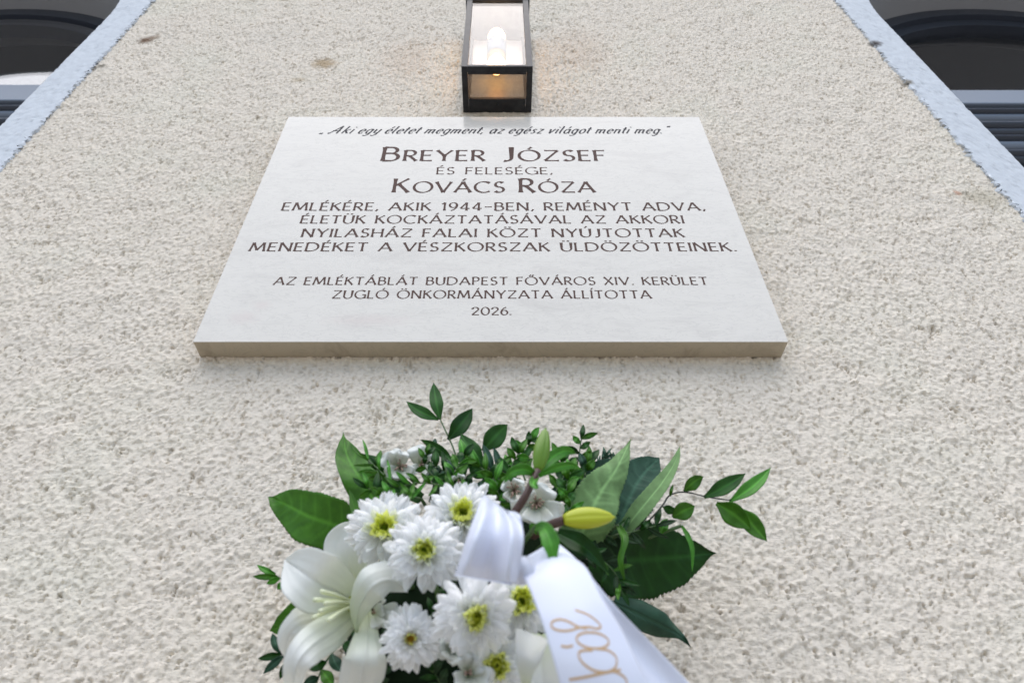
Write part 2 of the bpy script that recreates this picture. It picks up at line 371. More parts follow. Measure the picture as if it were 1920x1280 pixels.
    link('fanlight_pane', mesh('fanlight_pane', V, Fc, M_glass, False), wd)
    b = MB().box(-WR+.05, WR-.05, .04, .046, s0+.06, z_lo-SPR-.3); link('lower_pane', b.mesh('lower_pane', M_glass), wd)
    b = MB()
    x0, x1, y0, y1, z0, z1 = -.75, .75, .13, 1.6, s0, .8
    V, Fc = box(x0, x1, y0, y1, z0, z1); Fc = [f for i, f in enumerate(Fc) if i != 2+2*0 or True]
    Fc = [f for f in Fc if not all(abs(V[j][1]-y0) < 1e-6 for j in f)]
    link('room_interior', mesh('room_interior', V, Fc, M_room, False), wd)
    b = MB().box(cx-WR-.1, cx+WR+.1, -.06, YW+.02, SILL-.05, SILL+.0); bevel(link('window_sill', b.mesh('window_sill', M_band), fac), .004)

# ------------------------------------------------------------------ wall lamp
LX = at(932, 125, -.098).x; LH0 = CAMZ+1.307; LH1 = CAMZ+1.655; LW = .070; LD = -.098
lamp = thing('wall_lamp', (LX, 0, LH0), 'black box-shaped wall lantern with clear glass, lit, directly above the stone plaque', 'wall lamp')
b = MB(); t = .0125; H_ = LH1-LH0
b.box(-LW, -LW+t, LD, LD+t, 0, H_); b.box(LW-t, LW, LD, LD+t, 0, H_)
b.box(-LW, -LW+t, -.012, -.001, 0, H_); b.box(LW-t, LW, -.012, -.001, 0, H_)
b.box(-LW+t, LW-t, LD, LD+t, 0, .008); b.box(-LW+t, LW-t, LD, LD+t, H_-.010, H_)
b.box(-LW+t, LW-t, LD+t, LD+t+.004, 0, .006)
b.box(-LW+t, LW-t, -.030, -.001, 0, .010)
for s in (-1, 1): b.box(*sorted((s*LW, s*(LW-.0115))), LD+t, -.012, 0, .010); b.box(*sorted((s*LW, s*(LW-.0115))), LD+t, -.012, H_-.012, H_)
bevel(link('frame', b.mesh('frame', M_black), lamp), .0008)
b = MB().box(-LW-.004, LW+.004, LD-.004, -.0005, H_+.0005, H_+.018); bevel(link('top_cap', b.mesh('top_cap', M_black), lamp), .002)
b = MB().box(-LW+t, LW-t, LD+.004, LD+.007, .008, H_-.010); link('front_pane', b.mesh('front_pane', M_lglass), lamp)
for s in (-1, 1):
    b = MB().box(*sorted((s*(LW-.003), s*(LW-.006))), LD+t, -.012, .010, H_-.012); link('side_pane', b.mesh('side_pane', M_lglass), lamp)
b = MB().box(-LW+.0115, LW-.0115, LD+t+.004, -.030, .003, .006); link('bottom_pane', b.mesh('bottom_pane', M_lglass2), lamp)
b = MB().box(-LW+t, LW-t, -.006, -.001, .012, H_-.012); link('back_plate', b.mesh('back_plate', M_reflect), lamp)
for x in (-.053, .0, .055):
    V, Fc = tube_vf([(x, -.018, 0.0005), (x, -.018, -.0022)], [.0026, .0022], 10); link('screw', mesh('screw', V, Fc, M_black), lamp)
def lathe_z(prof, x, y, ns=24):
    V = [(x+r*math.cos(2*math.pi*k/ns), y+r*math.sin(2*math.pi*k/ns), z) for r, z in prof for k in range(ns)]
    Fc = [(i*ns+k, i*ns+(k+1) % ns, (i+1)*ns+(k+1) % ns, (i+1)*ns+k) for i in range(len(prof)-1) for k in range(ns)]
    return V, Fc
BY = -.050
V, Fc = lathe_z([(.0, .145), (.021, .145), (.022, .147), (.022, .212), (.020, .215), (.0, .215)], -.002, BY); sock = link('socket', mesh('socket', V, Fc, M_socket), lamp)
b = MB().box(-LW+t+.001, LW-t-.001, -.010, -.0065, .012, .185); link('mounting_plate', b.mesh('mounting_plate', M_socket), lamp)
b = MB().box(-.010, .006, BY+.02, -.016, .15, .175); link('socket_arm', b.mesh('socket_arm', M_socket), lamp)
def bulb(z, s):
    pr = [(.001, 0), (.009, .0), (.010, .006), (.016, .018), (.0195, .032), (.017, .045), (.011, .056), (.005, .064), (.0005, .068)]
    V, Fc = lathe_z([(r, z+s*zz) for r, zz in pr], -.002, BY); link('bulb', mesh('bulb', V, Fc, M_bulb), lamp)
bulb(.2155, 1); bulb(.1445, -1)

# ------------------------------------------------------------------ plaque
PF = -.032
pl_bl = at(362, 640.5, PF); pl_br = at(1477.5, 640, PF); pl_t = at(925, 219.5, PF)
px0, px1, pz0, pz1 = pl_bl.x, pl_br.x, pl_bl.z, pl_t.z
plaque = thing('memorial_plaque', ((px0+px1)/2, PF, pz0), 'pale polished limestone memorial plaque with engraved brown lettering, under the lantern', 'plaque')
OX = (px0+px1)/2
b = MB().box(px0-OX, px1-OX, 0.0, .0012, 0, pz1-pz0)
link('stone_face', b.mesh('stone_face', M_stone), plaque)
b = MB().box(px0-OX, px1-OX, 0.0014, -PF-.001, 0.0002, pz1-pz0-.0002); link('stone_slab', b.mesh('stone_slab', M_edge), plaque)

# --- lettering: flared-stroke capitals
def arc(cx, cy, rx, ry, a0, a1, n=18): return [(cx+rx*math.cos(R(a0+(a1-a0)*i/n)), cy+ry*math.sin(R(a0+(a1-a0)*i/n))) for i in range(n+1)]
G = {
 'A': (.86, [[(.02, 0), (.43, 1)], [(.43, 1), (.84, 0)], [(.17, .33), (.69, .33)]]),
 'B': (.62, [[(.06, 0), (.06, 1)], [(.06, .98)]+arc(.30, .76, .22, .22, 90, -90)+[(.06, .54)], [(.06, .54)]+arc(.32, .28, .27, .265, 90, -90)+[(.06, .015)]]),
 'C': (.86, [arc(.50, .5, .46, .5, 48, 312, 26)]),
 'D': (.86, [[(.06, 0), (.06, 1)], [(.06, .98)]+arc(.32, .5, .48, .48, 90, -90, 24)+[(.06, .02)]]),
 'E': (.56, [[(.06, 0), (.06, 1)], [(.06, .97), (.52, .97)], [(.06, .52), (.46, .52)], [(.06, .03), (.54, .03)]]),
 'F': (.54, [[(.06, 0), (.06, 1)], [(.06, .97), (.52, .97)], [(.06, .52), (.45, .52)]]),
 'G': (.88, [arc(.50, .5, .46, .5, 48, 330, 26), [(.86, .02), (.86, .46)], [(.62, .46), (.88, .46)]]),
 'H': (.76, [[(.06, 0), (.06, 1)], [(.70, 0), (.70, 1)], [(.06, .52), (.70, .52)]]),
 'I': (.16, [[(.08, 0), (.08, 1)]]),
 'J': (.44, [[(.36, 1), (.36, .22)]+arc(.16, .22, .20, .22, 0, -110, 12)]),
 'K': (.66, [[(.06, 0), (.06, 1)], [(.60, 1), (.09, .50)], [(.22, .60), (.64, 0)]]),
 'L': (.52, [[(.06, 0), (.06, 1)], [(.06, .03), (.50, .03)]]),
 'M': (1.0, [[(.04, 0), (.16, 1)], [(.16, 1), (.50, .12)], [(.50, .12), (.84, 1)], [(.84, 1), (.96, 0)]]),
 'N': (.80, [[(.06, 0), (.06, 1)], [(.06, 1), (.72, 0)], [(.72, 0), (.72, 1)]]),
 'O': (1.0, [arc(.5, .5, .47, .5, 90, 450, 40)]),
 'P': (.58, [[(.06, 0), (.06, 1)], [(.06, .98)]+arc(.28, .72, .25, .26, 90, -90)+[(.06, .46)]]),
 'R': (.62, [[(.06, 0), (.06, 1)], [(.06, .98)]+arc(.28, .73, .24, .25, 90, -90)+[(.06, .48)], [(.26, .48), (.60, 0)]]),
 'S': (.56, [arc(.29, .74, .21, .245, 35, 270, 16)+arc(.27, .26, .24, .245, 90, -145, 16)]),
 'T': (.68, [[(.34, 0), (.34, 1)], [(.02, .97), (.66, .97)]]),
 'U': (.74, [[(.06, 1), (.06, .33)]+arc(.37, .33, .31, .33, 180, 360, 18)+[(.68, .33), (.68, 1)]]),
 'V': (.82, [[(.02, 1), (.41, 0)], [(.41, 0), (.80, 1)]]),
 'X': (.74, [[(.04, 1), (.70, 0)], [(.68, 1), (.04, 0)]]),
 'Y': (.74, [[(.02, 1), (.37, .48)], [(.72, 1), (.37, .48)], [(.37, .48), (.37, 0)]]),
 'Z': (.72, [[(.05, .97), (.68, .97)], [(.68, .97), (.05, .03)], [(.05, .03), (.70, .03)]]),
 '1': (.34, [[(.04, .80), (.22, 1)], [(.22, 1), (.22, 0)]]),
 '9': (.60, [arc(.30, .68, .25, .30, 0, 360, 24), [(.55, .68), (.50, .36), (.36, .12), (.16, 0)]]),
 '4': (.66, [[(.44, 0), (.44, 1)], [(.44, 1), (.04, .30)], [(.04, .27), (.64, .27)]]),
 '2': (.62, [[(.06, .74)]+arc(.30, .74, .24, .25, 180, -20, 14)+[(.05, .03)], [(.05, .03), (.60, .03)]]),
 '0': (.72, [arc(.36, .5, .31, .49, 90, 450, 32)]),
 '6': (.60, [arc(.31, .31, .25, .30, 0, 360, 24), [(.06, .31), (.11, .62), (.25, .86), (.46, 1)]]),
 '-': (.52, [[(.02, .46), (.50, .46)]]),
 '.': (.16, [[(.08, .0), (.08, .11)]]), ',': (.16, [[(.14, .17), (.02, -.07)]]),
}
def glyph_polys(strokes, thick, thin, shear=0, flare=.45):
    V = []; Fc = []
    for si, st in enumerate(strokes):
        P = np.array(st, float)
        if len(P) == 2:
            P = P[0]+(P[1]-P[0])*np.linspace(0, 1, 9)[:, None]
        P[:, 0] += shear*P[:, 1]
        T = np.gradient(P, axis=0); T /= np.linalg.norm(T, axis=1)[:, None]+1e-9
        Nn = np.stack([-T[:, 1], T[:, 0]], 1); L = np.r_[0, np.cumsum(np.linalg.norm(np.diff(P, axis=0), axis=1))]; tot = L[-1]
        closed = np.linalg.norm(P[0]-P[-1]) < 1e-6
        base = len(V)
        for i in range(len(P)):
            a = math.atan2(T[i, 1], T[i, 0]); w = thin+(thick-thin)*abs(math.sin(a-R(22)))**1.3
            if not closed: e = min(L[i], tot-L[i])/tot; w *= 1+flare*math.exp(-(e/.13)**2)
            y = -.00012-.00003*si
            V += [(P[i, 0]+Nn[i, 0]*w/2, y, P[i, 1]+Nn[i, 1]*w/2), (P[i, 0]-Nn[i, 0]*w/2, y, P[i, 1]-Nn[i, 1]*w/2)]
        Fc += [(base+2*i, base+2*i+1, base+2*i+3, base+2*i+2) for i in range(len(P)-1)]
    return V, Fc
ACC = {'Á': 'A', 'É': 'E', 'Í': 'I', 'Ó': 'O', 'Ö': 'O', 'Ő': 'O', 'Ú': 'U', 'Ü': 'U'}
_g = {}
def glyph(ch, key, thick, thin, mt):
    if (ch, key) in _g: return _g[ch, key]
    b_ = ACC.get(ch, ch); adv, st = G[b_]; st = [list(s) for s in st]; c = adv/2
    if ch in 'ÁÉÍÓÚ': st.append([(c-.03, 1.10), (c+.13, 1.30)])
    if ch in 'ÖÜ': st += [[(c-.15, 1.12), (c-.15, 1.24)], [(c+.15, 1.12), (c+.15, 1.24)]]
    if ch == 'Ő': st += [[(c-.14, 1.10), (c-.02, 1.30)], [(c+.08, 1.10), (c+.20, 1.30)]]
    V, Fc = glyph_polys(st, thick, thin); _g[ch, key] = (adv, mesh('letter', V, Fc, mt, False)); return _g[ch, key]
def text_line(s, xa, xb, base_y, cap, key, thick, thin, mt=M_ink, big=None, word=.55, track=.17):
    """s on the plaque between pixel columns xa, xb; baseline row base_y; cap = row of the cap tops"""
    z = at(900, base_y, PF).z; ch_ = at(900, cap, PF).z-z; X0 = at(xa, base_y, PF).x; X1 = at(xb, base_y, PF).x
    x = 0; items = []
    for i, c in enumerate(s):
        if c == ' ': x += word; continue
        k = 1.30 if big and i in big else 1.0
        adv, m = glyph(c, key, thick/k**.3, thin, mt); items.append((m, x, k)); x += (adv+track)*k
    tot = x-track; sx = (X1-X0)/tot
    ln = link('inscription_line', None, plaque, (X0-OX, 0, z-pz0))
    for m, xx, k in items:
        o = link('letter', m, ln, (xx*sx, 0, 0)); o.scale = (sx*k, 1, ch_*k)
text_line('BREYER JÓZSEF', 714, 1137, 302, 282, 'n', .155, .075, big=(0, 7), word=.60)
text_line('ÉS FELESÉGE,', 818, 1036, 327, 314, 's', .125, .075, word=.62)
text_line('KOVÁCS RÓZA', 735, 1116, 361, 341, 'n', .155, .075, big=(0, 7), word=.60)
text_line('EMLÉKÉRE, AKIK 1944-BEN, REMÉNYT ADVA,', 527, 1323, 395, 380, 'b', .150, .075)
text_line('ÉLETÜK KOCKÁZTATÁSÁVAL AZ AKKORI', 562, 1284, 419, 404, 'b', .150, .075)
text_line('NYILASHÁZ FALAI KÖZT NYÚJTOTTAK', 564, 1284, 444.5, 429, 'b', .150, .075)
text_line('MENEDÉKET A VÉSZKORSZAK ÜLDÖZÖTTEINEK.', 466, 1382, 471, 455, 'b', .150, .075)
text_line('AZ EMLÉKTÁBLÁT BUDAPEST FŐVÁROS XIV. KERÜLET', 512, 1329, 534, 519.5, 'b', .150, .075)
text_line('ZUGLÓ ÖNKORMÁNYZATA ÁLLÍTOTTA', 622, 1222, 559.5, 544.5, 'b', .150, .075)
text_line('2026.', 884, 959, 590.5, 576, 'b', .150, .075, track=.12)
# italic first line, x-height = 1
LC = {
 'A': (1.5, [[(.0, 0), (.85, 1.75)], [(.85, 1.75), (1.05, 0)], [(.1, .62), (1.2, .62)], [(-.25, .12), (.0, 0)]]),
 'k': (.95, [[(.1, 0), (.1, 1.7)], [(.75, 1), (.15, .5)], [(.3, .6), (.85, 0)]]),
 'i': (.35, [[(.1, 0), (.1, 1)], [(.1, 1.38), (.1, 1.52)]]),
 'e': (.85, [[(.1, .5), (.72, .58)]+arc(.42, .5, .34, .5, 15, 320, 18)]),
 'g': (.9, [arc(.40, .5, .32, .5, 0, 360, 20), [(.74, 1), (.70, -.2), (.45, -.5), (.05, -.42)]]),
 'y': (.9, [[(.1, 1), (.15, .2), (.4, .02), (.7, .3)], [(.76, 1), (.70, -.2), (.45, -.5), (.05, -.42)]]),
 'l': (.4, [[(.1, 1.7), (.1, .15), (.3, .02)]]), 't': (.5, [[(.15, 1.45), (.15, .15), (.38, .02)], [(-.08, 1), (.42, 1)]]),
 'm': (1.4, [[(.1, 0), (.1, 1)], [(.1, .6), (.32, .98), (.58, .9), (.62, 0)], [(.62, .6), (.86, .98), (1.12, .9), (1.16, .1), (1.34, .02)]]),
 'n': (.95, [[(.1, 0), (.1, 1)], [(.1, .6), (.36, .98), (.66, .9), (.70, .1), (.88, .02)]]),
 'a': (.95, [arc(.40, .5, .32, .5, 0, 360, 20), [(.74, 1), (.74, .12), (.92, .02)]]),
 'z': (.8, [[(.1, .97), (.70, .97)], [(.70, .97), (.08, .04)], [(.08, .04), (.74, .04)]]),
 's': (.7, [[(.60, .85), (.35, 1), (.14, .78), (.35, .52), (.58, .28), (.35, 0), (.05, .12)]]),
 'v': (.85, [[(.08, 1), (.3, 0)], [(.3, 0), (.75, 1)]]), 'o': (.9, [arc(.42, .5, .34, .5, 90, 450, 22)]),
 ',': (.3, [[(.14, .2), (.02, -.2)]]), '.': (.3, [[(.1, 0), (.1, .16)]]), '„': (.5, [[(.1, .12), (.0, -.15)], [(.35, .12), (.25, -.15)]]), '”': (.5, [[(.1, 1.75), (.0, 1.45)], [(.35, 1.75), (.25, 1.45)]])}
s = '„ Aki egy életet megment, az egész világot menti meg.”'
ACL = {'é': 'e', 'á': 'a'}; x = 0; items = []; cache = {}
for c in s:
    if c == ' ': x += .62; continue
    if c not in cache:
        adv, st = LC[ACL.get(c, c)]; st = [list(q) for q in st]
        if c in ACL: st.append([(.40, 1.25), (.60, 1.6)])
        V, Fc = glyph_polys(st, .32, .12, .55, .1); cache[c] = (adv, mesh('letter', V, Fc, M_ink2, False))
    items.append((cache[c][1], x)); x += cache[c][0]+.20
z = at(900, 250.5, PF).z; hh = at(900, 242.5, PF).z-z; X0 = at(600, 250, PF).x; X1 = at(1253, 250, PF).x
ln = link('inscription_line', None, plaque, (X0-OX, 0, z-pz0)); ln['label'] = 'small grey italic quotation line'
for m, xx in items:
    o = link('letter', m, ln, (xx*(X1-X0)/x, 0, 0)); o.scale = ((X1-X0)/x, 1, hh)

# ------------------------------------------------------------------ bouquet helpers
def set_attr(m, name, vals):
    a = m.attributes.new(name, 'FLOAT', 'POINT'); a.data.foreach_set('value', np.asarray(vals, np.float32))
def blade(name, spine, hw, mt, parent=None, origin=None, roll=0, cup=.15, ridge=0, serr=0, nser=26, rib=0, ripple=0, nu=40, nv=13, thick=.0004, veins=0, seed=0, droop=0):
    """a leaf, petal or strip: spine of (px, py, Y), half-widths in photo pixels; real size follows from its distance"""
    n = len(spine); P = catmull([tuple(at(*q)) for q in spine], nu)
    wpx = np.interp(np.linspace(0, n-1, nu), range(n), hw)
    k = np.ones(5)/5; sm = np.convolve(np.pad(wpx, 2, mode='edge'), k, 'valid'); sm[-3:] = wpx[-3:]; wpx = sm
    tt = np.linspace(0, 1, nu); ta = np.minimum(1, (1-tt)/.10)**.6; wpx = wpx*np.where(tt > .9, ta*.85+.15, 1)
    SC = catmull([(scale_at(*q),)*3 for q in spine], nu)[:, 0]; w = wpx*SC
    T = np.gradient(P, axis=0); T /= np.linalg.norm(T, axis=1)[:, None]+1e-12
    Vw = P-np.array(CAM); Vw /= np.linalg.norm(Vw, axis=1)[:, None]
    Sd = np.cross(T, Vw); Sd /= np.linalg.norm(Sd, axis=1)[:, None]+1e-9; Nn = np.cross(Sd, T)
    rl = np.interp(tt, np.linspace(0, 1, len(roll)), roll) if hasattr(roll, '__len__') else np.full(nu, roll)
    c, s_ = np.cos(np.radians(rl))[:, None], np.sin(np.radians(rl))[:, None]; S2 = c*Sd+s_*Nn; N2 = np.cross(S2, T)
    # N2 should look at the camera on the front side
    flip = -np.sign((N2*Vw).sum(1))[:, None]; N2 = N2*flip
    sv = np.linspace(-1, 1, nv); U, Sg = np.meshgrid(tt, sv, indexing='ij')
    ww = np.repeat(w[:, None], nv, 1)
    if serr: ww = ww*(1-serr*(np.abs(Sg) > .95)*((U*nser) % 1))
    r_ = np.random.default_rng(seed+int(spine[0][0]*7+spine[0][1])); ph = r_.uniform(0, 6.28, 4)
    off = cup*ww*(Sg**2)-cup*ww*.4
    if rib: off = off-rib*np.exp(-(Sg/.07)**2)
    if ripple: off = off+ripple*np.sin(U*14+ph[0])*Sg*np.abs(Sg)+ripple*.6*np.sin(U*9+ph[1]+Sg*2)
    if ridge: off = off+ridge*(np.cos(Sg*11)*.6+np.sin(Sg*23+U*2)*.4)*(1-U*.5)*(ww/ww.max())
    vv = np.zeros_like(U)
    if veins:
        f = (U*veins-np.abs(Sg)*.95+.10*np.sin(U*17+ph[2])+.06*np.sin(U*41+Sg*3)) % 1; vv = np.exp(-((f-.5)/.10)**2)*(1-np.abs(Sg)**4)*(np.abs(Sg) > .08)
        off = off-vv*.00045+(.0007*np.sin(f*math.pi))*(1-np.abs(Sg))
    V = P[:, None]+S2[:, None]*(Sg*ww)[..., None]+N2[:, None]*off[..., None]
    if droop: V[..., 2] -= droop*(np.abs(Sg)**2)*ww
    V = V.reshape(-1, 3); o = Vector(tuple(V[0])) if origin is None and parent is None else (origin if origin is not None else Vector((0, 0, 0)))
    V = V-np.array(o); Fc = grid_faces(nu, nv)
    # wind so that the front face is towards the camera
    a, b_, c_ = V[Fc[len(Fc)//2][0]], V[Fc[len(Fc)//2][1]], V[Fc[len(Fc)//2][2]]
    if np.dot(np.cross(b_-a, c_-a), Vw[nu//2]) > 0: Fc = Fc[:, ::-1].copy()
    m = mesh(name, V, Fc, mt); set_attr(m, 'u', U.ravel())
    set_attr(m, 'rib', np.clip(np.exp(-(Sg/.05)**2)*(1 if rib else 0)+vv*.45, 0, 1).ravel())
    ob = link(name, m, parent, o if parent is None else None)
    if thick:
        sd_ = ob.modifiers.new('thickness', 'SOLIDIFY'); sd_.thickness = thick; sd_.offset = 0 if False else -1; sd_.use_rim = True
    return ob
def tube(name, pts, rad, mt, parent=None, origin=None, n=16, ns=8):
    P = catmull([tuple(at(*q)) for q in pts], n)
    r = np.interp(np.linspace(0, 1, n), np.linspace(0, 1, len(rad)), rad) if hasattr(rad, '__len__') else [rad]*n
    o = origin if origin is not None else Vector(tuple(P[0])); V, Fc = tube_vf(P-np.array(o), r, ns)
    return link(name, mesh(name, V, Fc, mt), parent, None if parent else o)

# --- foam pad that carries everything, on the wall
P0 = at(905, 1215, -.07)
V = []; nu_, nv_ = 24, 32
for i in range(nu_):
    a = math.pi*i/(nu_-1)
    for k in range(nv_):
        t = 2*math.pi*k/nv_; r = 1+.05*math.sin(5*t+i); V.append((.118*math.sin(a)*math.cos(t)*r, .062*math.cos(a), .140*math.sin(a)*math.sin(t)*r))
Fc = [(i*nv_+k, i*nv_+(k+1) % nv_, (i+1)*nv_+(k+1) % nv_, (i+1)*nv_+k) for i in range(nu_-1) for k in range(nv_)]
foam = link('floral_foam', mesh('floral_foam', V, Fc, M_foam), None, P0)
tag(foam, 'dark green foam pad on the wall holding the white flowers', 'flower foam')

# --- chrysanthemums
def petal_mesh(name, mt, wd=.30, cupz=.10, curl=.22, nu=9, nv=5, blunt=.7):
    V = []; U = []
    for i in range(nu):
        t = i/(nu-1); w = wd*.5*(.35+.65*math.sin(min(1, t/.7)*math.pi/2))*(1 if t < blunt else math.sqrt(max(0.03, 1-((t-blunt)/(1-blunt))**2)))
        for j in range(nv):
            s = -1+2*j/(nv-1); V.append((t, s*w, cupz*s*s*wd*1.6+curl*t*t-.04*t)); U.append(t)
    m = mesh(name, V, grid_faces(nu, nv), mt); set_attr(m, 'u', U); return m
PM = [petal_mesh('petal', M_mum, .29, .30, .10), petal_mesh('petal', M_mum, .26, .40, .20), petal_mesh('petal', M_mum, .32, .22, .04, blunt=.78)]
FI = petal_mesh('petal', M_mumi, .30, .5, .35); FH = petal_mesh('petal', M_half, .30, .4, .25); FC = petal_mesh('floret', M_mumc, .3, .5, .5, 6, 3); FO = petal_mesh('floret', M_orange, .35, .5, .4, 6, 3)
def mum(px, py, Y, diam, label, axis=(0, 0), core='g', seed=0, opn=0, cw=1.0):
    """axis: lean of the bloom away from the camera direction (right, up)"""
    r_ = random.Random(seed); c = at(px, py, Y); Rr = diam/2*scale_at(px, py, Y)
    n = (CAM-c).normalized(); e1 = Vector((1, 0, 0)); e2 = n.cross(e1).normalized()*1
    if e2.z < 0: e2 = -e2
    n = (n+e1*axis[0]+e2*axis[1]).normalized(); xx = n.cross(Vector((0, 0, 1))).normalized(); yy = n.cross(xx)
    base = c-n*Rr*.35
    root = thing('chrysanthemum', base, label, 'flower', 'white chrysanthemums in the bouquet')
    M0 = Matrix((xx, yy, n)).transposed().to_4x4(); root.matrix_world = Matrix.Translation(base) @ M0
    rings = [(17, -6, 1.0), (17, 6, .97), (16, 18, .92), (15, 30, .84), (13, 42, .74), (11, 52, .64)]
    for k, (cnt, pitch, ln) in enumerate(rings):
        for i in range(cnt):
            ph = 2*math.pi*(i+.5*(k % 2))/cnt+r_.uniform(-.10, .10); p_ = R(pitch*(1-.012*opn)-opn*.3+r_.uniform(-11, 11)); L = Rr*ln*r_.uniform(.84, 1.08)
            mt_ = Matrix.Translation((.10*Rr*math.cos(ph), .10*Rr*math.sin(ph), Rr*.05*k)) @ Matrix.Rotation(ph, 4, 'Z') @ Matrix.Rotation(-p_, 4, 'Y') @ Matrix.Rotation(r_.uniform(-.35, .35), 4, 'X') @ Matrix.Diagonal((L, L*r_.uniform(.85, 1.12), L, 1))
            link('petal', PM[r_.randrange(3)] if k < 5 or core != 'g' else FH, root, mw=mt_)
    for cnt, pitch, ln, m_ in ((11, 50, .58, FI if core == 'g' else PM[1]), (9, 58, .40, FI if core == 'g' else FI)):
        for i in range(cnt):
            ph = 2*math.pi*i/cnt+r_.uniform(-.2, .2); p_ = R(pitch-opn*.5+r_.uniform(-6, 6)); L = Rr*ln*cw
            mt_ = Matrix.Translation((.06*Rr*math.cos(ph), .06*Rr*math.sin(ph), Rr*.22)) @ Matrix.Rotation(ph, 4, 'Z') @ Matrix.Rotation(-p_, 4, 'Y') @ Matrix.Diagonal((L, L, L, 1))
            link('petal', m_, root, mw=mt_)
    # the heart: short florets joined
    V = []; Fc = []; U = []; src = FC if core == 'g' else FO
    co = np.array([v.co for v in src.vertices]); pol = [tuple(p.vertices) for p in src.polygons]
    for i in range(34):
        rr = math.sqrt(i/34)*.17*Rr*cw; ph = i*2.4; L = Rr*(.20+.05*r_.random()); p_ = R(86-30*i/34)
        mt_ = Matrix.Translation((rr*math.cos(ph), rr*math.sin(ph), Rr*.30)) @ Matrix.Rotation(ph, 4, 'Z') @ Matrix.Rotation(-p_, 4, 'Y') @ Matrix.Diagonal((L, L, L, 1))
        b0 = len(V); V += [tuple(mt_ @ Vector(v)) for v in co]; Fc += [tuple(q+b0 for q in f) for f in pol]; U += [i_ for i_ in np.linspace(0, 1, 6) for _ in range(3)]
    m = mesh('heart', V, Fc, FC.materials[0] if core == 'g' else FO.materials[0]); set_attr(m, 'u', U); h = link('heart', m, root); h['kind'] = 'stuff'
    inv = root.matrix_world.inverted(); A = inv @ base; B = inv @ Vector((c.x*.6+P0.x*.4, -.05, c.z*.6+P0.z*.4))
    V, Fc = tube_vf([tuple(A), tuple(A.lerp(B, .5)+Vector((0, .003, 0))), tuple(B)], [.003, .0022, .0022]); link('stem', mesh('stem', V, Fc, M_stem), root)
mum(722, 993, -.205, 138, 'white chrysanthemum just above the open lily, leftmost of the yellow-green-hearted blooms', (-.10, .28), seed=1, opn=12, cw=1.15)
mum(866, 966, -.200, 140, 'white chrysanthemum at the top of the bouquet, left of the bow loop', (.05, .35), seed=2, opn=6, cw=1.1)
mum(796, 1033, -.235, 142, 'large white chrysanthemum in the middle, between the lily and the bow loop', (-.02, .10), seed=3)
mum(892, 1154, -.250, 152, 'white chrysanthemum directly below the bow loop with a deep green heart', (.05, -.02), seed=4, opn=-6, cw=1.25)
mum(975, 1128, -.225, 128, 'white chrysanthemum with green heart tucked behind the left edge of the ribbon tail', (.12, .05), seed=5, opn=4, cw=1.35)
mum(770, 1196, -.215, 112, 'smaller white chrysanthemum with an ochre brown heart beside the lily', (-.03, -.02), core='o', seed=6, opn=14)
mum(930, 1246, -.215, 126, 'low white chrysanthemum with green heart above the bottom edge of the photo', (.05, .0), seed=8, opn=0, cw=1.35)

# --- lily
O1 = at(668, 1132, -.14)
lily = thing('lily', O1, 'large open white lily with pale stamens at the left of the bouquet', 'lily', 'white lilies in the bouquet')
def lp(spine, hw, **k): return blade('petal', spine, hw, M_lily, lily, O1, rib=k.pop('rib', .0012), thick=.0005, ridge=.0005, nu=44, nv=27, **k)
lp([(668, 1112, -.13), (655, 1060, -.15), (650, 1015, -.16), (668, 980, -.16)], [18, 42, 40, 8], cup=.35, ripple=.0010)
lp([(650, 1150, -.145), (608, 1160, -.165), (565, 1172, -.18), (540, 1196, -.175), (534, 1235, -.165)], [12, 34, 36, 22, 4], cup=-.25, roll=-10, ripple=.001)
lp([(668, 1130, -.135), (635, 1108, -.175), (598, 1092, -.20), (562, 1068, -.205), (534, 1048, -.19)], [12, 40, 57, 46, 8], cup=.30, ripple=.0012, rib=.002)
lp([(670, 1146, -.14), (625, 1180, -.20), (580, 1212, -.235), (553, 1255, -.235), (552, 1320, -.20)], [16, 34, 33, 24, 8], cup=-.30, rib=-.001, ripple=.001)
lp([(668, 1184, -.19), (674, 1140, -.20), (700, 1098, -.215), (735, 1088, -.20), (764, 1108, -.18)], [2, 20, 38, 34, 4], cup=-.5, rib=-.001, ripple=.0008)
lp([(690, 1145, -.15), (688, 1188, -.19), (684, 1236, -.205), (676, 1285, -.18), (672, 1318, -.16)], [10, 24, 42, 42, 10], cup=-.35, rib=-.001, ripple=.0012)
for tx, ty, Y in ((603, 1108, -.225), (590, 1124, -.23), (600, 1145, -.235), (588, 1157, -.235), (616, 1162, -.235), (610, 1130, -.235)):
    tube('filament', [(672, 1133, -.15), ((tx+668)/2, (ty+1126)/2, -.20), (tx, ty, Y)], [.0016, .0012, .0016], M_fil, lily, O1)
tube('throat', [(662, 1132, -.165), (672, 1134, -.13), (690, 1150, -.09)], [.006, .011, .004], M_bud2, lily, O1)
O2 = at(1000, 1250, -.21)
lily2 = thing('lily', O2, 'white lily mostly hidden at the bottom, two petals showing left of the lettered ribbon', 'lily', 'white lilies in the bouquet')
blade('petal', [(985, 1300, -.235), (986, 1262, -.25), (992, 1222, -.255), (998, 1188, -.24)], [3, 12, 26, 33], M_lily, lily2, O2, cup=.5, thick=.0007, ripple=.001)
blade('petal', [(1015, 1185, -.18), (1015, 1230, -.20), (1020, 1290, -.205), (1025, 1340, -.19)], [16, 32, 36, 10], M_lily, lily2, O2, cup=.3, rib=.001, thick=.0007)
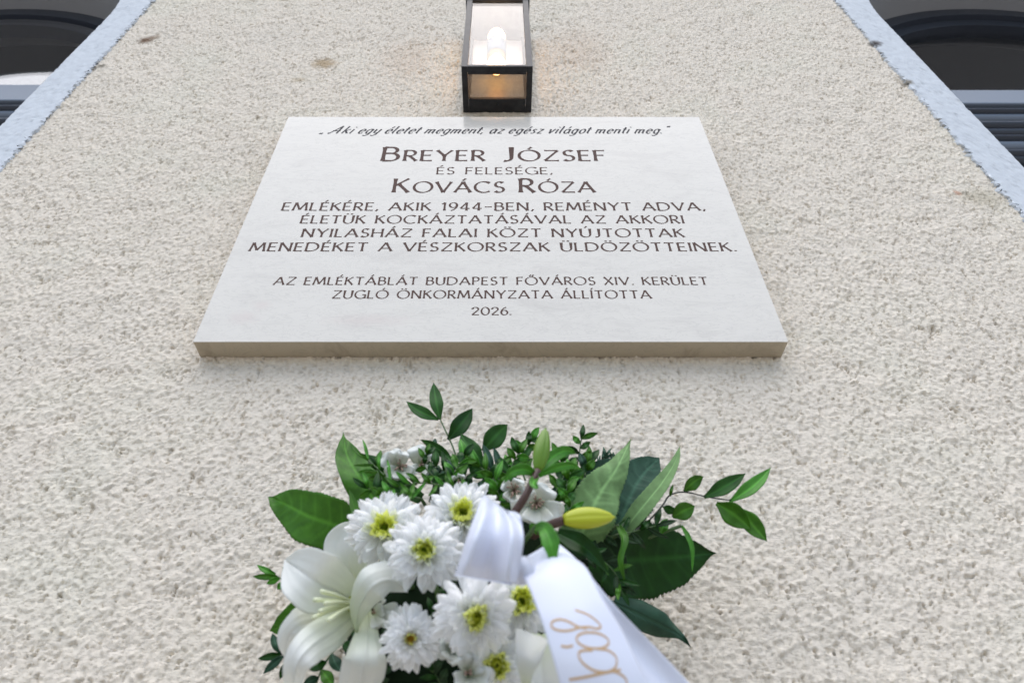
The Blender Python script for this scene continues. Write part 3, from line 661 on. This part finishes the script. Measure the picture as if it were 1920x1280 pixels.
# --- alstroemeria
def alst(c, petals, label, stam=8, rs=14, seed=0):
    o = at(*c); r_ = random.Random(seed); t = thing('alstroemeria', o, label, 'flower', 'white alstroemeria blooms in the bouquet')
    for (tx, ty, w) in petals:
        Yt = c[2]-.012; mx, my = (c[0]+tx)/2, (c[1]+ty)/2
        blade('petal', [(c[0], c[1], c[2]+.012), (c[0]*.7+tx*.3, c[1]*.7+ty*.3, c[2]-.002), (mx*.4+tx*.6, my*.4+ty*.6, Yt), (tx, ty, Yt+.006)], [w*.25, w*.7, w, w*.35], M_alst, t, o, cup=.25, rib=.0004, nu=20, nv=9, ripple=.0004)
    for i in range(stam):
        a = 2*math.pi*i/stam+r_.random(); q = (c[0]+rs*math.cos(a)*r_.uniform(.4, 1), c[1]+rs*math.sin(a)*r_.uniform(.4, 1)-3, c[2]-.020)
        tube('stamen', [(c[0], c[1], c[2]), ((c[0]+q[0])/2, (c[1]+q[1])/2-3, c[2]-.014), q], [.0004, .0004, .0008], M_pink, t, o, n=8, ns=6)
    tube('stem', [(c[0], c[1], c[2]+.012), (c[0]*.8+900*.2, c[1]+30, c[2]+.05)], [.0018, .0016], M_stem, t, o)
alst((750, 877, -.15), [(716, 856, 17), (737, 842, 14), (758, 846, 12), (722, 888, 13), (748, 900, 14), (776, 888, 13)], 'small white alstroemeria at the upper left above the chrysanthemums', seed=1)
alst((790, 872, -.13), [(778, 836, 19), (800, 845, 13), (772, 882, 10), (806, 886, 11)], 'pale green-tinted alstroemeria half hidden behind the upper left bloom', 3, 8, 2)
alst((1006, 946, -.17), [(1028, 912, 24), (1056, 962, 19), (1030, 985, 17), (992, 982, 20), (958, 958, 20), (990, 925, 14)], 'white alstroemeria with brownish stamens between the bow and the yellow bud', 14, 15, 3)
alst((964, 922, -.16), [(942, 905, 12), (950, 938, 14), (975, 898, 13), (985, 915, 10)], 'white alstroemeria with pinkish stamens behind the brown bud stem', 12, 17, 4)
alst((878, 1262, -.235), [(868, 1228, 15), (886, 1222, 15), (905, 1244, 13), (852, 1275, 14), (925, 1275, 22), (885, 1300, 14)], 'white and green alstroemeria at the bottom edge below the chrysanthemums', 4, 8, 5)
alst((860, 905, -.15), [(846, 896, 8), (866, 888, 8), (872, 912, 7)], 'tiny white blossom among the green sprigs above the chrysanthemums', 3, 5, 6)
alst((905, 918, -.16), [(898, 926, 6), (914, 906, 6), (912, 924, 6)], 'tiny white bud just above the bow loop', 2, 4, 7)
alst((700, 1150, -.17), [(720, 1140, 14), (735, 1165, 16), (712, 1176, 15), (748, 1140, 14)], 'white blossom in the gap between lily and ochre-hearted chrysanthemum', 3, 6, 9)
alst((850, 1215, -.17), [(830, 1195, 18), (868, 1200, 16), (838, 1238, 18), (860, 1245, 14), (820, 1225, 14)], 'creamy blossom deep in the gap under the lowest chrysanthemums', 3, 6, 10)

# --- large single leaves
def leaf(label, spine, hw, mt, **k):
    k.setdefault('rib', .0006); k.setdefault('cup', .12); k.setdefault('nv', 17); k.setdefault('nu', 60)
    o = blade('broad_leaf', spine, hw, mt, **k); tag(o, label, 'leaf', 'large leaves in the bouquet')
    q = [spine[0], (spine[0][0]*.6+905*.4, spine[0][1]*.6+1120*.4, -.07)]
    oo = Vector(o.location); tube('leaf_stalk', q, [.0016, .0022], M_stem, o, oo, n=8)
    return o
leaf('broad glossy green leaf at the far left pointing left above the lily', [(675, 1005, -.11), (630, 985, -.115), (580, 968, -.12), (535, 945, -.115), (504, 931, -.11)], [20, 48, 50, 30, 2], M_leafm, serr=.05, veins=8, ripple=.002, nu=90)
leaf('second leaf beneath the far left one, shaded', [(668, 1025, -.07), (620, 1020, -.07), (580, 1005, -.075)], [20, 26, 10], M_leafd, serr=.05, veins=6)
leaf('tall green leaf at upper left standing up with a narrow curled tip', [(730, 975, -.12), (700, 935, -.12), (672, 890, -.125), (650, 850, -.12), (644, 812, -.115)], [22, 34, 33, 22, 1], M_leafm, veins=7, ripple=.003, roll=[10, -15, 0])
leaf('narrow curled leaf crossing behind the tall upper left leaf', [(790, 935, -.11), (735, 900, -.11), (700, 872, -.11), (665, 855, -.112), (640, 842, -.115)], [10, 20, 17, 9, 1], M_rus, ripple=.003, roll=[0, 30, -20])
leaf('short upright leaf beside the neck of the upper left leaf', [(668, 970, -.13), (663, 945, -.13), (655, 918, -.13)], [7, 8, 1], M_leafm)
leaf('short dark leaf left of the top chrysanthemums', [(672, 985, -.13), (678, 965, -.13), (680, 938, -.125)], [7, 8, 1], M_leafd)
leaf('pale green leaf underside pointing up right of the buds', [(1085, 1015, -.12), (1105, 965, -.14), (1128, 920, -.145), (1155, 880, -.14), (1183, 824, -.13)], [40, 52, 42, 25, 1], M_leafp, serr=.10, veins=7, cup=-.15, ripple=.002, nser=30, nu=100)
leaf('blue green serrated leaf behind the pale upright leaf', [(1160, 985, -.075), (1178, 940, -.08), (1195, 905, -.08), (1214, 880, -.075), (1236, 858, -.07)], [34, 48, 46, 32, 6], M_leafg, serr=.08, veins=6, nu=90)
leaf('long pale sword-shaped leaf pointing to the upper right', [(1165, 1000, -.11), (1200, 955, -.12), (1238, 908, -.12), (1264, 868, -.115), (1275, 836, -.11)], [12, 19, 17, 9, 1], M_leafp, serr=.08, nser=22, nu=90, roll=[0, 25, 10])
leaf('largest dark green serrated leaf at right, reaching over bare wall', [(1105, 1065, -.09), (1160, 1052, -.085), (1215, 1048, -.08), (1275, 1044, -.075), (1342, 1036, -.07)], [50, 70, 73, 50, 1], M_leafd, serr=.07, veins=8, ripple=.002, cup=.08, nser=30, nu=130)
leaf('dark drooping leaf at lower right behind the ribbon tails', [(1150, 1128, -.085), (1195, 1150, -.085), (1240, 1172, -.08), (1272, 1188, -.075), (1294, 1212, -.07)], [12, 27, 24, 8, 1], M_leafg, veins=0, cup=-.5, ripple=.003, rib=.002)
leaf('green leaf at lower left peeping from behind the lily', [(600, 1118, -.09), (560, 1148, -.09), (528, 1172, -.09), (506, 1182, -.088)], [22, 24, 18, 2], M_leafm, veins=5)
leaf('bright green pointed leaf hanging over the ribbon knot', [(1003, 988, -.28), (1020, 990, -.30), (1033, 1018, -.305), (1038, 1064, -.30)], [5, 12, 17, 1], M_leafb, cup=.35)
leaf('narrow dark leaf along the upper edge of the ribbon tails', [(1045, 998, -.20), (1080, 1015, -.215), (1112, 1038, -.215), (1145, 1078, -.20)], [8, 20, 15, 1], M_leafd, roll=[0, 25, 40], cup=.3)
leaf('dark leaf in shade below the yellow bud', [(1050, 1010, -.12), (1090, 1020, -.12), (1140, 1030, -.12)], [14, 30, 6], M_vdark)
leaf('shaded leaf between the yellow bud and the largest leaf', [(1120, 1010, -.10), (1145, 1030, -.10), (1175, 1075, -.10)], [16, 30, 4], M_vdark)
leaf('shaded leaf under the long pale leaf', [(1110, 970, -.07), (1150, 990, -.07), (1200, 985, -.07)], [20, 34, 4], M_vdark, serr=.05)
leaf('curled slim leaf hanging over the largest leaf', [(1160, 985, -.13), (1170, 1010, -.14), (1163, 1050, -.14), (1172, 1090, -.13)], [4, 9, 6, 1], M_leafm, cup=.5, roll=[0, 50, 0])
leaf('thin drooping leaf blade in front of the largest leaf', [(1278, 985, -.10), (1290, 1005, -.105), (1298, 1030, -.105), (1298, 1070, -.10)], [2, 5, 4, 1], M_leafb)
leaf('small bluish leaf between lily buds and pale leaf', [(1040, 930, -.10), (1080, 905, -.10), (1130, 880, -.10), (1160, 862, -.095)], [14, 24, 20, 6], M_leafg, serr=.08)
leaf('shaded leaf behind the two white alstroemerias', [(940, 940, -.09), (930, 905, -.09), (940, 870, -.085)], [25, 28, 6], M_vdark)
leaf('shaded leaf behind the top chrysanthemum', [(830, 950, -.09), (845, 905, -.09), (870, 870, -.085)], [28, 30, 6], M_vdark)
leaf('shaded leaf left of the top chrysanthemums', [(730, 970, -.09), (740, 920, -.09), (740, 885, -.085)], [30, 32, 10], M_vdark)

# --- sprigs: stem with small leaves
def sprig(name, label, stem, leaves, mt, smt, r=.0011, group='green sprigs in the bouquet', cup=.25):
    o = at(*stem[0]); t = thing(name, o, label, 'sprig', group)
    tube('stem', stem, [r, r*.6], smt, t, o, n=24)
    for i, (b_, tp, w) in enumerate(leaves):
        Yb = b_[2]; Yt = tp[2] if len(tp) > 2 else Yb-.006; mx, my = (b_[0]+tp[0])/2, (b_[1]+tp[1])/2
        dx, dy = tp[0]-b_[0], tp[1]-b_[1]; k = ((i*37) % 7-3)*.015
        blade('leaf', [b_, (mx-dy*k-dx*.12, my+dx*k-dy*.12, (Yb+Yt)/2-.003), (mx-dy*k+dx*.2, my+dx*k+dy*.2, (Yb+Yt)/2-.003), (tp[0], tp[1], Yt)], [1.5, w, w*.82, .6], mt[i % len(mt)], t, o, rib=.0003, cup=cup, nu=24, nv=9, roll=((i*53) % 40)-20)
    return t
Ya = -.12
sprig('ruscus_sprig', 'ruscus sprig rising highest above the bouquet with dark pointed leaves', [(875, 925, -.13), (862, 880, Ya), (850, 840, Ya), (832, 800, Ya), (824, 782, Ya)],
      [((822, 786, Ya), (762, 752), 12), ((825, 786, Ya), (813, 717), 13), ((840, 824, Ya), (886, 765), 17), ((851, 866, Ya), (788, 824), 10), ((858, 872, Ya), (835, 850), 5)], [M_rus, M_rus, M_leafd, M_rus], M_stem)
Yb = -.125
sprig('ruscus_sprig', 'ruscus sprig right of the highest one with a round upright leaf', [(935, 930, -.13), (922, 890, Yb), (908, 860, Yb), (918, 840, Yb)],
      [((908, 868, Yb), (864, 812), 18), ((905, 845, Yb), (952, 795), 20), ((925, 885, Yb), (905, 832), 8), ((922, 880, Yb), (962, 850), 7), ((905, 870, Yb), (856, 862), 9), ((915, 895, Yb), (878, 868), 16), ((938, 884, Yb), (925, 838), 7)], [M_rus, M_rus, M_leafg, M_leafm], M_stem)
Yc = -.10
sprig('ruscus_sprig', 'long arching ruscus sprig reaching furthest right over the wall', [(1150, 1015, -.10), (1205, 985, Yc), (1240, 950, Yc), (1256, 928, Yc), (1285, 922, Yc), (1325, 931, Yc), (1372, 938, Yc)],
      [((1283, 921, Yc), (1319, 893), 13), ((1261, 969, Yc), (1303, 948), 17), ((1320, 932, Yc), (1398, 887), 15), ((1368, 940, Yc), (1445, 876), 14), ((1343, 943, Yc), (1408, 992), 22), ((1383, 951, Yc), (1438, 1014), 18), ((1266, 962, Yc), (1243, 950), 9), ((1240, 1000, Yc), (1252, 972), 9), ((1256, 930, Yc), (1262, 908), 3)], [M_leafm, M_leafm, M_rus, M_leafb], M_stemd, .0010, cup=.35)
tube_o = None
Yd = -.055
sprig('fern_sprig', 'small pale green sprig left of the lily', [(560, 1100, -.09), (530, 1086, Yd), (512, 1076, Yd)],
      [((517, 1076, Yd), (482, 1058), 6), ((520, 1080, Yd), (474, 1080), 6), ((524, 1084, Yd), (500, 1094), 6), ((528, 1082, Yd), (550, 1052), 12), ((532, 1090, Yd), (520, 1104), 7), ((538, 1080, Yd), (562, 1048), 12)], [M_leafb, M_leafm], M_stem)
Ye = -.06
sprig('ruscus_sprig', 'dark small-leaved sprig at the bottom left below the lily leaf', [(570, 1255, -.09), (545, 1238, Ye), (526, 1224, Ye)],
      [((527, 1224, Ye), (511, 1186), 9), ((527, 1225, Ye), (484, 1234), 7), ((532, 1228, Ye), (494, 1262), 8), ((542, 1238, Ye), (525, 1272), 7)], [M_leafg, M_leafd], M_stemd)
sprig('ruscus_sprig', 'dark sprig hanging between the two lower lily petals', [(660, 1180, -.10), (630, 1215, -.09), (605, 1250, -.085), (590, 1290, -.08)],
      [((650, 1190, -.1), (612, 1188), 10), ((640, 1202, -.1), (668, 1225), 10), ((630, 1212, -.1), (590, 1218), 11), ((622, 1225, -.09), (640, 1258), 12), ((612, 1240, -.09), (575, 1250), 11), ((603, 1255, -.09), (625, 1285), 12), ((598, 1270, -.09), (568, 1285), 10), ((655, 1183, -.1), (680, 1190), 9)], [M_leafg, M_leafd, M_leafm], M_stem)
def fill_sprig(name, label, stem, n, L, w, mts, seed, Y=-.12, smt=M_stem):
    r_ = random.Random(seed); P = catmull(stem, n+1); lv = []
    for i in range(1, n+1):
        x, y, yy = P[i]; dx, dy = P[i][:2]-P[i-1][:2]; a = math.atan2(dy, dx)+(1 if i % 2 else -1)*r_.uniform(.45, 1.2)
        l = L*r_.uniform(.7, 1.2); lv.append(((x, y, yy), (x+l*math.cos(a), y+l*math.sin(a), yy-r_.uniform(-.008, .014)), w*r_.uniform(.8, 1.2)))
    x, y, yy = P[-1]; dx, dy = P[-1][:2]-P[-2][:2]; d = math.hypot(dx, dy); lv.append(((x, y, yy), (x+dx/d*L, y+dy/d*L, yy-.004), w))
    sprig(name, label, stem, lv, mts, smt, .0009)
box_m = [M_leafm, M_leafd, M_rus, M_leafb]
fs = [
 ('box_sprig', 'light green sprig at the top centre above the bow', [(950, 930, -.13), (952, 900, -.135), (960, 872, -.13), (972, 850, -.13)], 12, 24, 8, [M_leafm, M_leafb, M_rus]),
 ('box_sprig', 'mixed green sprig above the middle of the top chrysanthemums', [(840, 940, -.15), (845, 905, -.155), (855, 880, -.15), (870, 858, -.14)], 14, 24, 8, [M_leafm, M_leafb, M_leafd]),
 ('box_sprig', 'light green sprig between the upper left leaf and the chrysanthemums', [(760, 960, -.14), (735, 940, -.15), (720, 905, -.145), (705, 880, -.14)], 13, 24, 8, [M_leafm, M_leafd, M_leafb]),
 ('box_sprig', 'green sprig just right of the white alstroemeria', [(1060, 985, -.15), (1068, 950, -.15), (1062, 915, -.145), (1070, 885, -.14)], 12, 22, 8, [M_leafm, M_rus, M_leafb]),
 ('fern_sprig', 'thin pale stems crossing the base of the upper left leaf', [(780, 960, -.16), (740, 915, -.165), (715, 885, -.16), (690, 862, -.155)], 7, 30, 3.5, [M_leafb, M_leafm]),
 ('box_sprig', 'leafy box sprig standing above the yellow and green buds', [(1060, 930, -.11), (1078, 890, -.11), (1086, 850, -.11), (1090, 822, -.11)], 9, 20, 6, box_m),
 ('box_sprig', 'leafy box sprig left of the green bud', [(985, 900, -.11), (975, 870, -.11), (985, 845, -.11), (996, 826, -.11)], 7, 22, 8, box_m),
 ('box_sprig', 'bright small-leaved sprig in front of the upper left alstroemeria', [(900, 930, -.17), (850, 915, -.175), (790, 905, -.175), (740, 915, -.17)], 16, 24, 5, [M_leafb, M_leafm, M_leafm]),
 ('box_sprig', 'bright sprig across the top left of the chrysanthemums', [(790, 935, -.17), (745, 925, -.17), (715, 930, -.17), (690, 915, -.165)], 11, 26, 6, [M_leafm, M_leafb, M_leafd]),
 ('box_sprig', 'dense dark sprig behind the tiny white blossoms', [(900, 950, -.13), (880, 915, -.13), (845, 890, -.13), (810, 870, -.12)], 14, 26, 8, [M_rus, M_leafd, M_leafg]),
 ('box_sprig', 'dense mid green sprig above the bow loop', [(930, 960, -.14), (935, 925, -.15), (925, 895, -.15), (900, 875, -.14)], 15, 27, 8, [M_leafm, M_leafd, M_leafb]),
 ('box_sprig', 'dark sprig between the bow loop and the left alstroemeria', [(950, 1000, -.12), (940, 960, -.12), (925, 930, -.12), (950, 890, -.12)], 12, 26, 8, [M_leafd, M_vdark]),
 ('box_sprig', 'green sprig behind the green bud leaves', [(1040, 950, -.12), (1045, 915, -.12), (1060, 885, -.12), (1050, 860, -.12)], 12, 26, 8, [M_leafm, M_rus, M_leafd]),
 ('box_sprig', 'dark sprig between the white alstroemeria and the pale leaf', [(1050, 960, -.12), (1075, 925, -.12), (1095, 895, -.12), (1100, 870, -.115)], 13, 26, 8, [M_leafd, M_leafm, M_leafg]),
 ('rosemary_sprig', 'grey green needle-leaved sprig beside the tip of the pale leaf', [(1090, 930, -.08), (1110, 895, -.08), (1125, 870, -.08), (1135, 856, -.08)], 18, 15, 2.4, [M_leafg]),
 ('rosemary_sprig', 'second needle-leaved sprig left of the blue green leaf', [(1110, 930, -.078), (1128, 900, -.078), (1140, 875, -.078), (1152, 860, -.078)], 16, 14, 2.4, [M_leafg]),
 ('eucalyptus_sprig', 'grey green sprig behind the upper left alstroemerias', [(860, 915, -.09), (830, 895, -.09), (810, 870, -.09), (812, 845, -.09)], 12, 18, 7, [M_leafg]),
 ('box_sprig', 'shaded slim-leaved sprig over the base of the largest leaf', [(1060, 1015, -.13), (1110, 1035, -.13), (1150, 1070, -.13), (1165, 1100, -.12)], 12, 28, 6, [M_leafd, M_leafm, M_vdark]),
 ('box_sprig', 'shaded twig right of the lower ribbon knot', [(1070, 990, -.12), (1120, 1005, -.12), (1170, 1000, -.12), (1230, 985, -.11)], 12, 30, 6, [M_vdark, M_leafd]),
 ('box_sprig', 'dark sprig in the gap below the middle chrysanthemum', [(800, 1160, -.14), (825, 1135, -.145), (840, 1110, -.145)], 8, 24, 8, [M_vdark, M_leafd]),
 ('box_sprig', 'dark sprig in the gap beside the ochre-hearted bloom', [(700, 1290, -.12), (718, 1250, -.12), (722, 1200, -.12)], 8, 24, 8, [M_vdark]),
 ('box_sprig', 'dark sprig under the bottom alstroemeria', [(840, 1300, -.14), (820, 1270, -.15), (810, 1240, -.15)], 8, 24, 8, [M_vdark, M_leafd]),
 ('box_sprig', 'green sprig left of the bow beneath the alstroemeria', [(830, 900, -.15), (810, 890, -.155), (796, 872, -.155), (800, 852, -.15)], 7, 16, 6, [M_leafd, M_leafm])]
for i, (nm, lb, st, n, L, w, ms) in enumerate(fs): fill_sprig(nm, lb, st, n, L*1.35, w*.88, ms, 100+i)

# --- lily buds
def bud(label, a, b_, rpx, mt, stem, sr, leaves):
    o = at(*a); t = thing('lily_bud', o, label, 'flower bud', 'lily buds in the bouquet'); A, B = at(*a), at(*b_); r = rpx*scale_at(*a)
    ax = (B-A).normalized(); e = ax.cross(Vector((0, -1, .3))).normalized(); f = ax.cross(e); V = []; nu_, nv_ = 26, 36
    for i in range(nu_):
        u = i/(nu_-1); rr = r*(math.sin(math.pi*(u*.86+.10))**.75)*(1-.18*u); rr *= 1 if u < .96 else .6
        for k in range(nv_):
            tq = 2*math.pi*k/nv_; q = rr*(1+.07*math.cos(3*tq+.5)-.09*math.exp(-((math.cos(1.5*tq))/.16)**2)); V.append((A-o)+ax*((B-A).length*u)+e*q*math.cos(tq)+f*q*math.sin(tq))
    Fc = [(i*nv_+k, i*nv_+(k+1) % nv_, (i+1)*nv_+(k+1) % nv_, (i+1)*nv_+k) for i in range(nu_-1) for k in range(nv_)]+[tuple(range(nv_))[::-1], tuple((nu_-1)*nv_+k for k in range(nv_))]
    link('bud', mesh('bud', V, Fc, mt), t); tube('stem', stem, sr, M_stemb, t, o, n=20, ns=10)
    for s_, w in leaves: blade('leaf', s_, w, M_leafb, t, o, cup=.3, rib=.0005, nu=26, nv=9)
bud('upright green lily bud on a brown stem above the bow', (1008, 882, -.235), (1023, 803, -.235), 17, M_bud1, [(960, 968, -.23), (985, 930, -.24), (1000, 898, -.238), (1008, 882, -.236)], [.0034, .003, .0028],
    [([(1006, 890, -.235), (985, 880, -.245), (960, 885, -.25), (945, 905, -.245)], [4, 11, 9, 1]), ([(1010, 888, -.235), (1035, 858, -.23), (1060, 845, -.225), (1080, 850, -.22)], [4, 12, 10, 1]),
     ([(1010, 892, -.24), (1040, 878, -.25), (1070, 872, -.25), (1090, 880, -.245)], [3, 8, 7, 1]), ([(1005, 892, -.236), (1000, 905, -.25), (1008, 915, -.255)], [6, 8, 3])])
bud('plump yellow-green lily bud lying horizontally right of the bow', (1057, 974, -.235), (1152, 969, -.225), 22, M_bud2, [(1000, 1002, -.20), (1030, 985, -.225), (1057, 975, -.234)], [.004, .0036, .0034],
    [([(1012, 1000, -.21), (1000, 988, -.22), (995, 982, -.225)], [4, 8, 3])])

# ------------------------------------------------------------------ ribbon
def loft(name, rows, nu, nv, mt, parent, origin, wr=None, thick=.0003):
    """rows: list of (left (px,py,Y), right (px,py,Y)); smooth strip between them"""
    Lp = catmull([tuple(at(*a)) for a, b in rows], nu); Rp = catmull([tuple(at(*b)) for a, b in rows], nu)
    w = np.linspace(0, 1, nv); V = Lp[:, None]*(1-w)[None, :, None]+Rp[:, None]*w[None, :, None]
    if wr is not None:
        U, Wd = np.meshgrid(np.linspace(0, 1, nu), w, indexing='ij'); d = wr(U, Wd)
        Vw = np.array(CAM)-V; Vw /= np.linalg.norm(Vw, axis=-1)[..., None]; V = V+Vw*d[..., None]
    V = V.reshape(-1, 3)-np.array(origin); m = mesh(name, V, grid_faces(nu, nv), mt); ob = link(name, m, parent)
    s_ = ob.modifiers.new('thickness', 'SOLIDIFY'); s_.thickness = thick; s_.offset = 0
    return ob, V+np.array(origin)
OR = at(985, 1060, -.31)
rib = thing('ribbon_bow', OR, 'white satin ribbon with bow loop and long tails, gold handwriting on the front one', 'ribbon')
# tail behind
loft('ribbon_tail', [((975, 1050, -.275), (1040, 1012, -.275)), ((1005, 1080, -.285), (1085, 1052, -.285)), ((1080, 1150, -.29), (1150, 1130, -.285)), ((1150, 1225, -.28), (1225, 1208, -.27)), ((1230, 1310, -.27), (1310, 1298, -.255)), ((1310, 1400, -.26), (1400, 1390, -.24))],
     60, 20, M_ribbon, rib, OR, lambda U, Wd: .003*np.sin(Wd*5+U*3)+.004*np.exp(-((Wd-.25)/.10)**2)*(1-U))
fr, FV = loft('ribbon_tail', [((962, 1068, -.285), (1020, 1028, -.285)), ((972, 1072, -.305), (1062, 1040, -.30)), ((988, 1095, -.318), (1098, 1062, -.305)), ((1010, 1148, -.325), (1130, 1120, -.31)), ((1030, 1212, -.325), (1172, 1190, -.31)), ((1050, 1282, -.32), (1212, 1275, -.31)), ((1080, 1400, -.31), (1280, 1400, -.30))],
     80, 28, M_ribbon, rib, OR, lambda U, Wd: .0035*np.sin(Wd*3.1)+.0020*np.sin(Wd*9+U*4)*np.exp(-U*3)+.0012*np.sin(U*9+Wd*2))
# bow loop: front sheet up from the knot, over the top and back down behind
def folds(U, Wd): return .012*np.exp(-((Wd-.14-.10*U)/.13)**2)+.013*np.exp(-((Wd-.86+.30*U)/.11)**2)-.010*np.exp(-((Wd-.50)/.16)**2)*(1-U*.5)
loft('bow_loop', [((853, 1076, -.318), (968, 1094, -.322)), ((862, 1050, -.328), (974, 1062, -.332)), ((876, 1005, -.335), (982, 1010, -.338)), ((893, 960, -.330), (975, 978, -.332)), ((903, 935, -.318), (952, 962, -.320)), ((912, 930, -.300), (945, 955, -.300)), ((915, 960, -.280), (955, 985, -.28)), ((920, 1020, -.275), (960, 1040, -.275)), ((945, 1070, -.285), (975, 1072, -.285))],
     90, 48, M_ribbon, rib, OR, lambda U, Wd: folds(U, Wd)*np.clip(1-U*1.2, 0, 1))
loft('bow_loop', [((938, 958, -.290), (965, 958, -.290)), ((952, 958, -.318), (975, 966, -.318)), ((962, 985, -.322), (980, 990, -.318)), ((962, 1030, -.318), (975, 1034, -.314)), ((958, 1070, -.30), (972, 1075, -.30))],
     50, 16, M_ribbon, rib, OR, lambda U, Wd: .001*np.sin(Wd*6))
V, Fc = tube_vf(catmull([tuple(np.array(at(960, 1062, -.29))-np.array(OR)), tuple(np.array(at(974, 1070, -.312))-np.array(OR)), tuple(np.array(at(984, 1066, -.30))-np.array(OR))], 12), np.r_[.004, np.full(10, .008), .004], 14)
link('knot', mesh('knot', V, Fc, M_ribbon), rib)
loft('ribbon_tail', [((850, 1078, -.30), (960, 1096, -.30)), ((870, 1072, -.285), (965, 1085, -.285)), ((905, 1060, -.27), (970, 1066, -.27))], 20, 20, M_ribbon, rib, OR)
# handwriting, cast onto the front tail
fp = grid_faces(80, 28); bvh = BVHTree.FromPolygons([Vector(v) for v in FV], [tuple(int(i) for i in f) for f in fp])
def zc(x, y): return (960+x/4.572, 1000+y/4.572)
strokes = [[(540, 655), (640, 690), (720, 745), (760, 795), (725, 815), (660, 800), (580, 805), (500, 828), (420, 832), (360, 815), (335, 785), (352, 750), (410, 735), (480, 752), (560, 795), (640, 815)],
           [(690+138*math.cos(R(a)), 915+68*math.sin(R(a))+.10*138*math.cos(R(a))) for a in range(200, 575, 15)],
           [(420, 962), (470, 970), (522, 958)],
           [(720, 985), (820, 1000), (885, 1050), (895, 1110), (870, 1160), (800, 1185), (700, 1170), (620, 1120), (575, 1060), (575, 1015), (620, 1000), (690, 1000)],
           [(490, 1250), (620, 1228), (780, 1195), (930, 1165)], [(840, 1170), (920, 1200), (970, 1240), (985, 1300), (960, 1360), (880, 1400)],
           [(600, 1420), (760, 1400), (900, 1390), (1040, 1430)]]
for st in strokes:
    Q = catmull([(a, b, 0) for a, b in st], 60); pts = []
    for q in Q:
        px, py = zc(q[0], q[1]); d = ray(px, py).normalized(); hit = bvh.ray_cast(CAM, d)
        if hit[0] is None: continue
        nn = hit[1] if hit[1].dot(d) < 0 else -hit[1]; pts.append((hit[0]+nn*.0003, nn))
    if len(pts) < 3: continue
    V = []
    for i, (p_, nn) in enumerate(pts):
        tg = (pts[min(i+1, len(pts)-1)][0]-pts[max(i-1, 0)][0]).normalized(); sdv = tg.cross(nn).normalized()
        w = .00042+.00028*abs(tg.x); V += [tuple(p_+sdv*w-OR), tuple(p_-sdv*w-OR)]
    link('handwriting', mesh('handwriting', V, grid_faces(len(pts), 2), M_gold), rib)
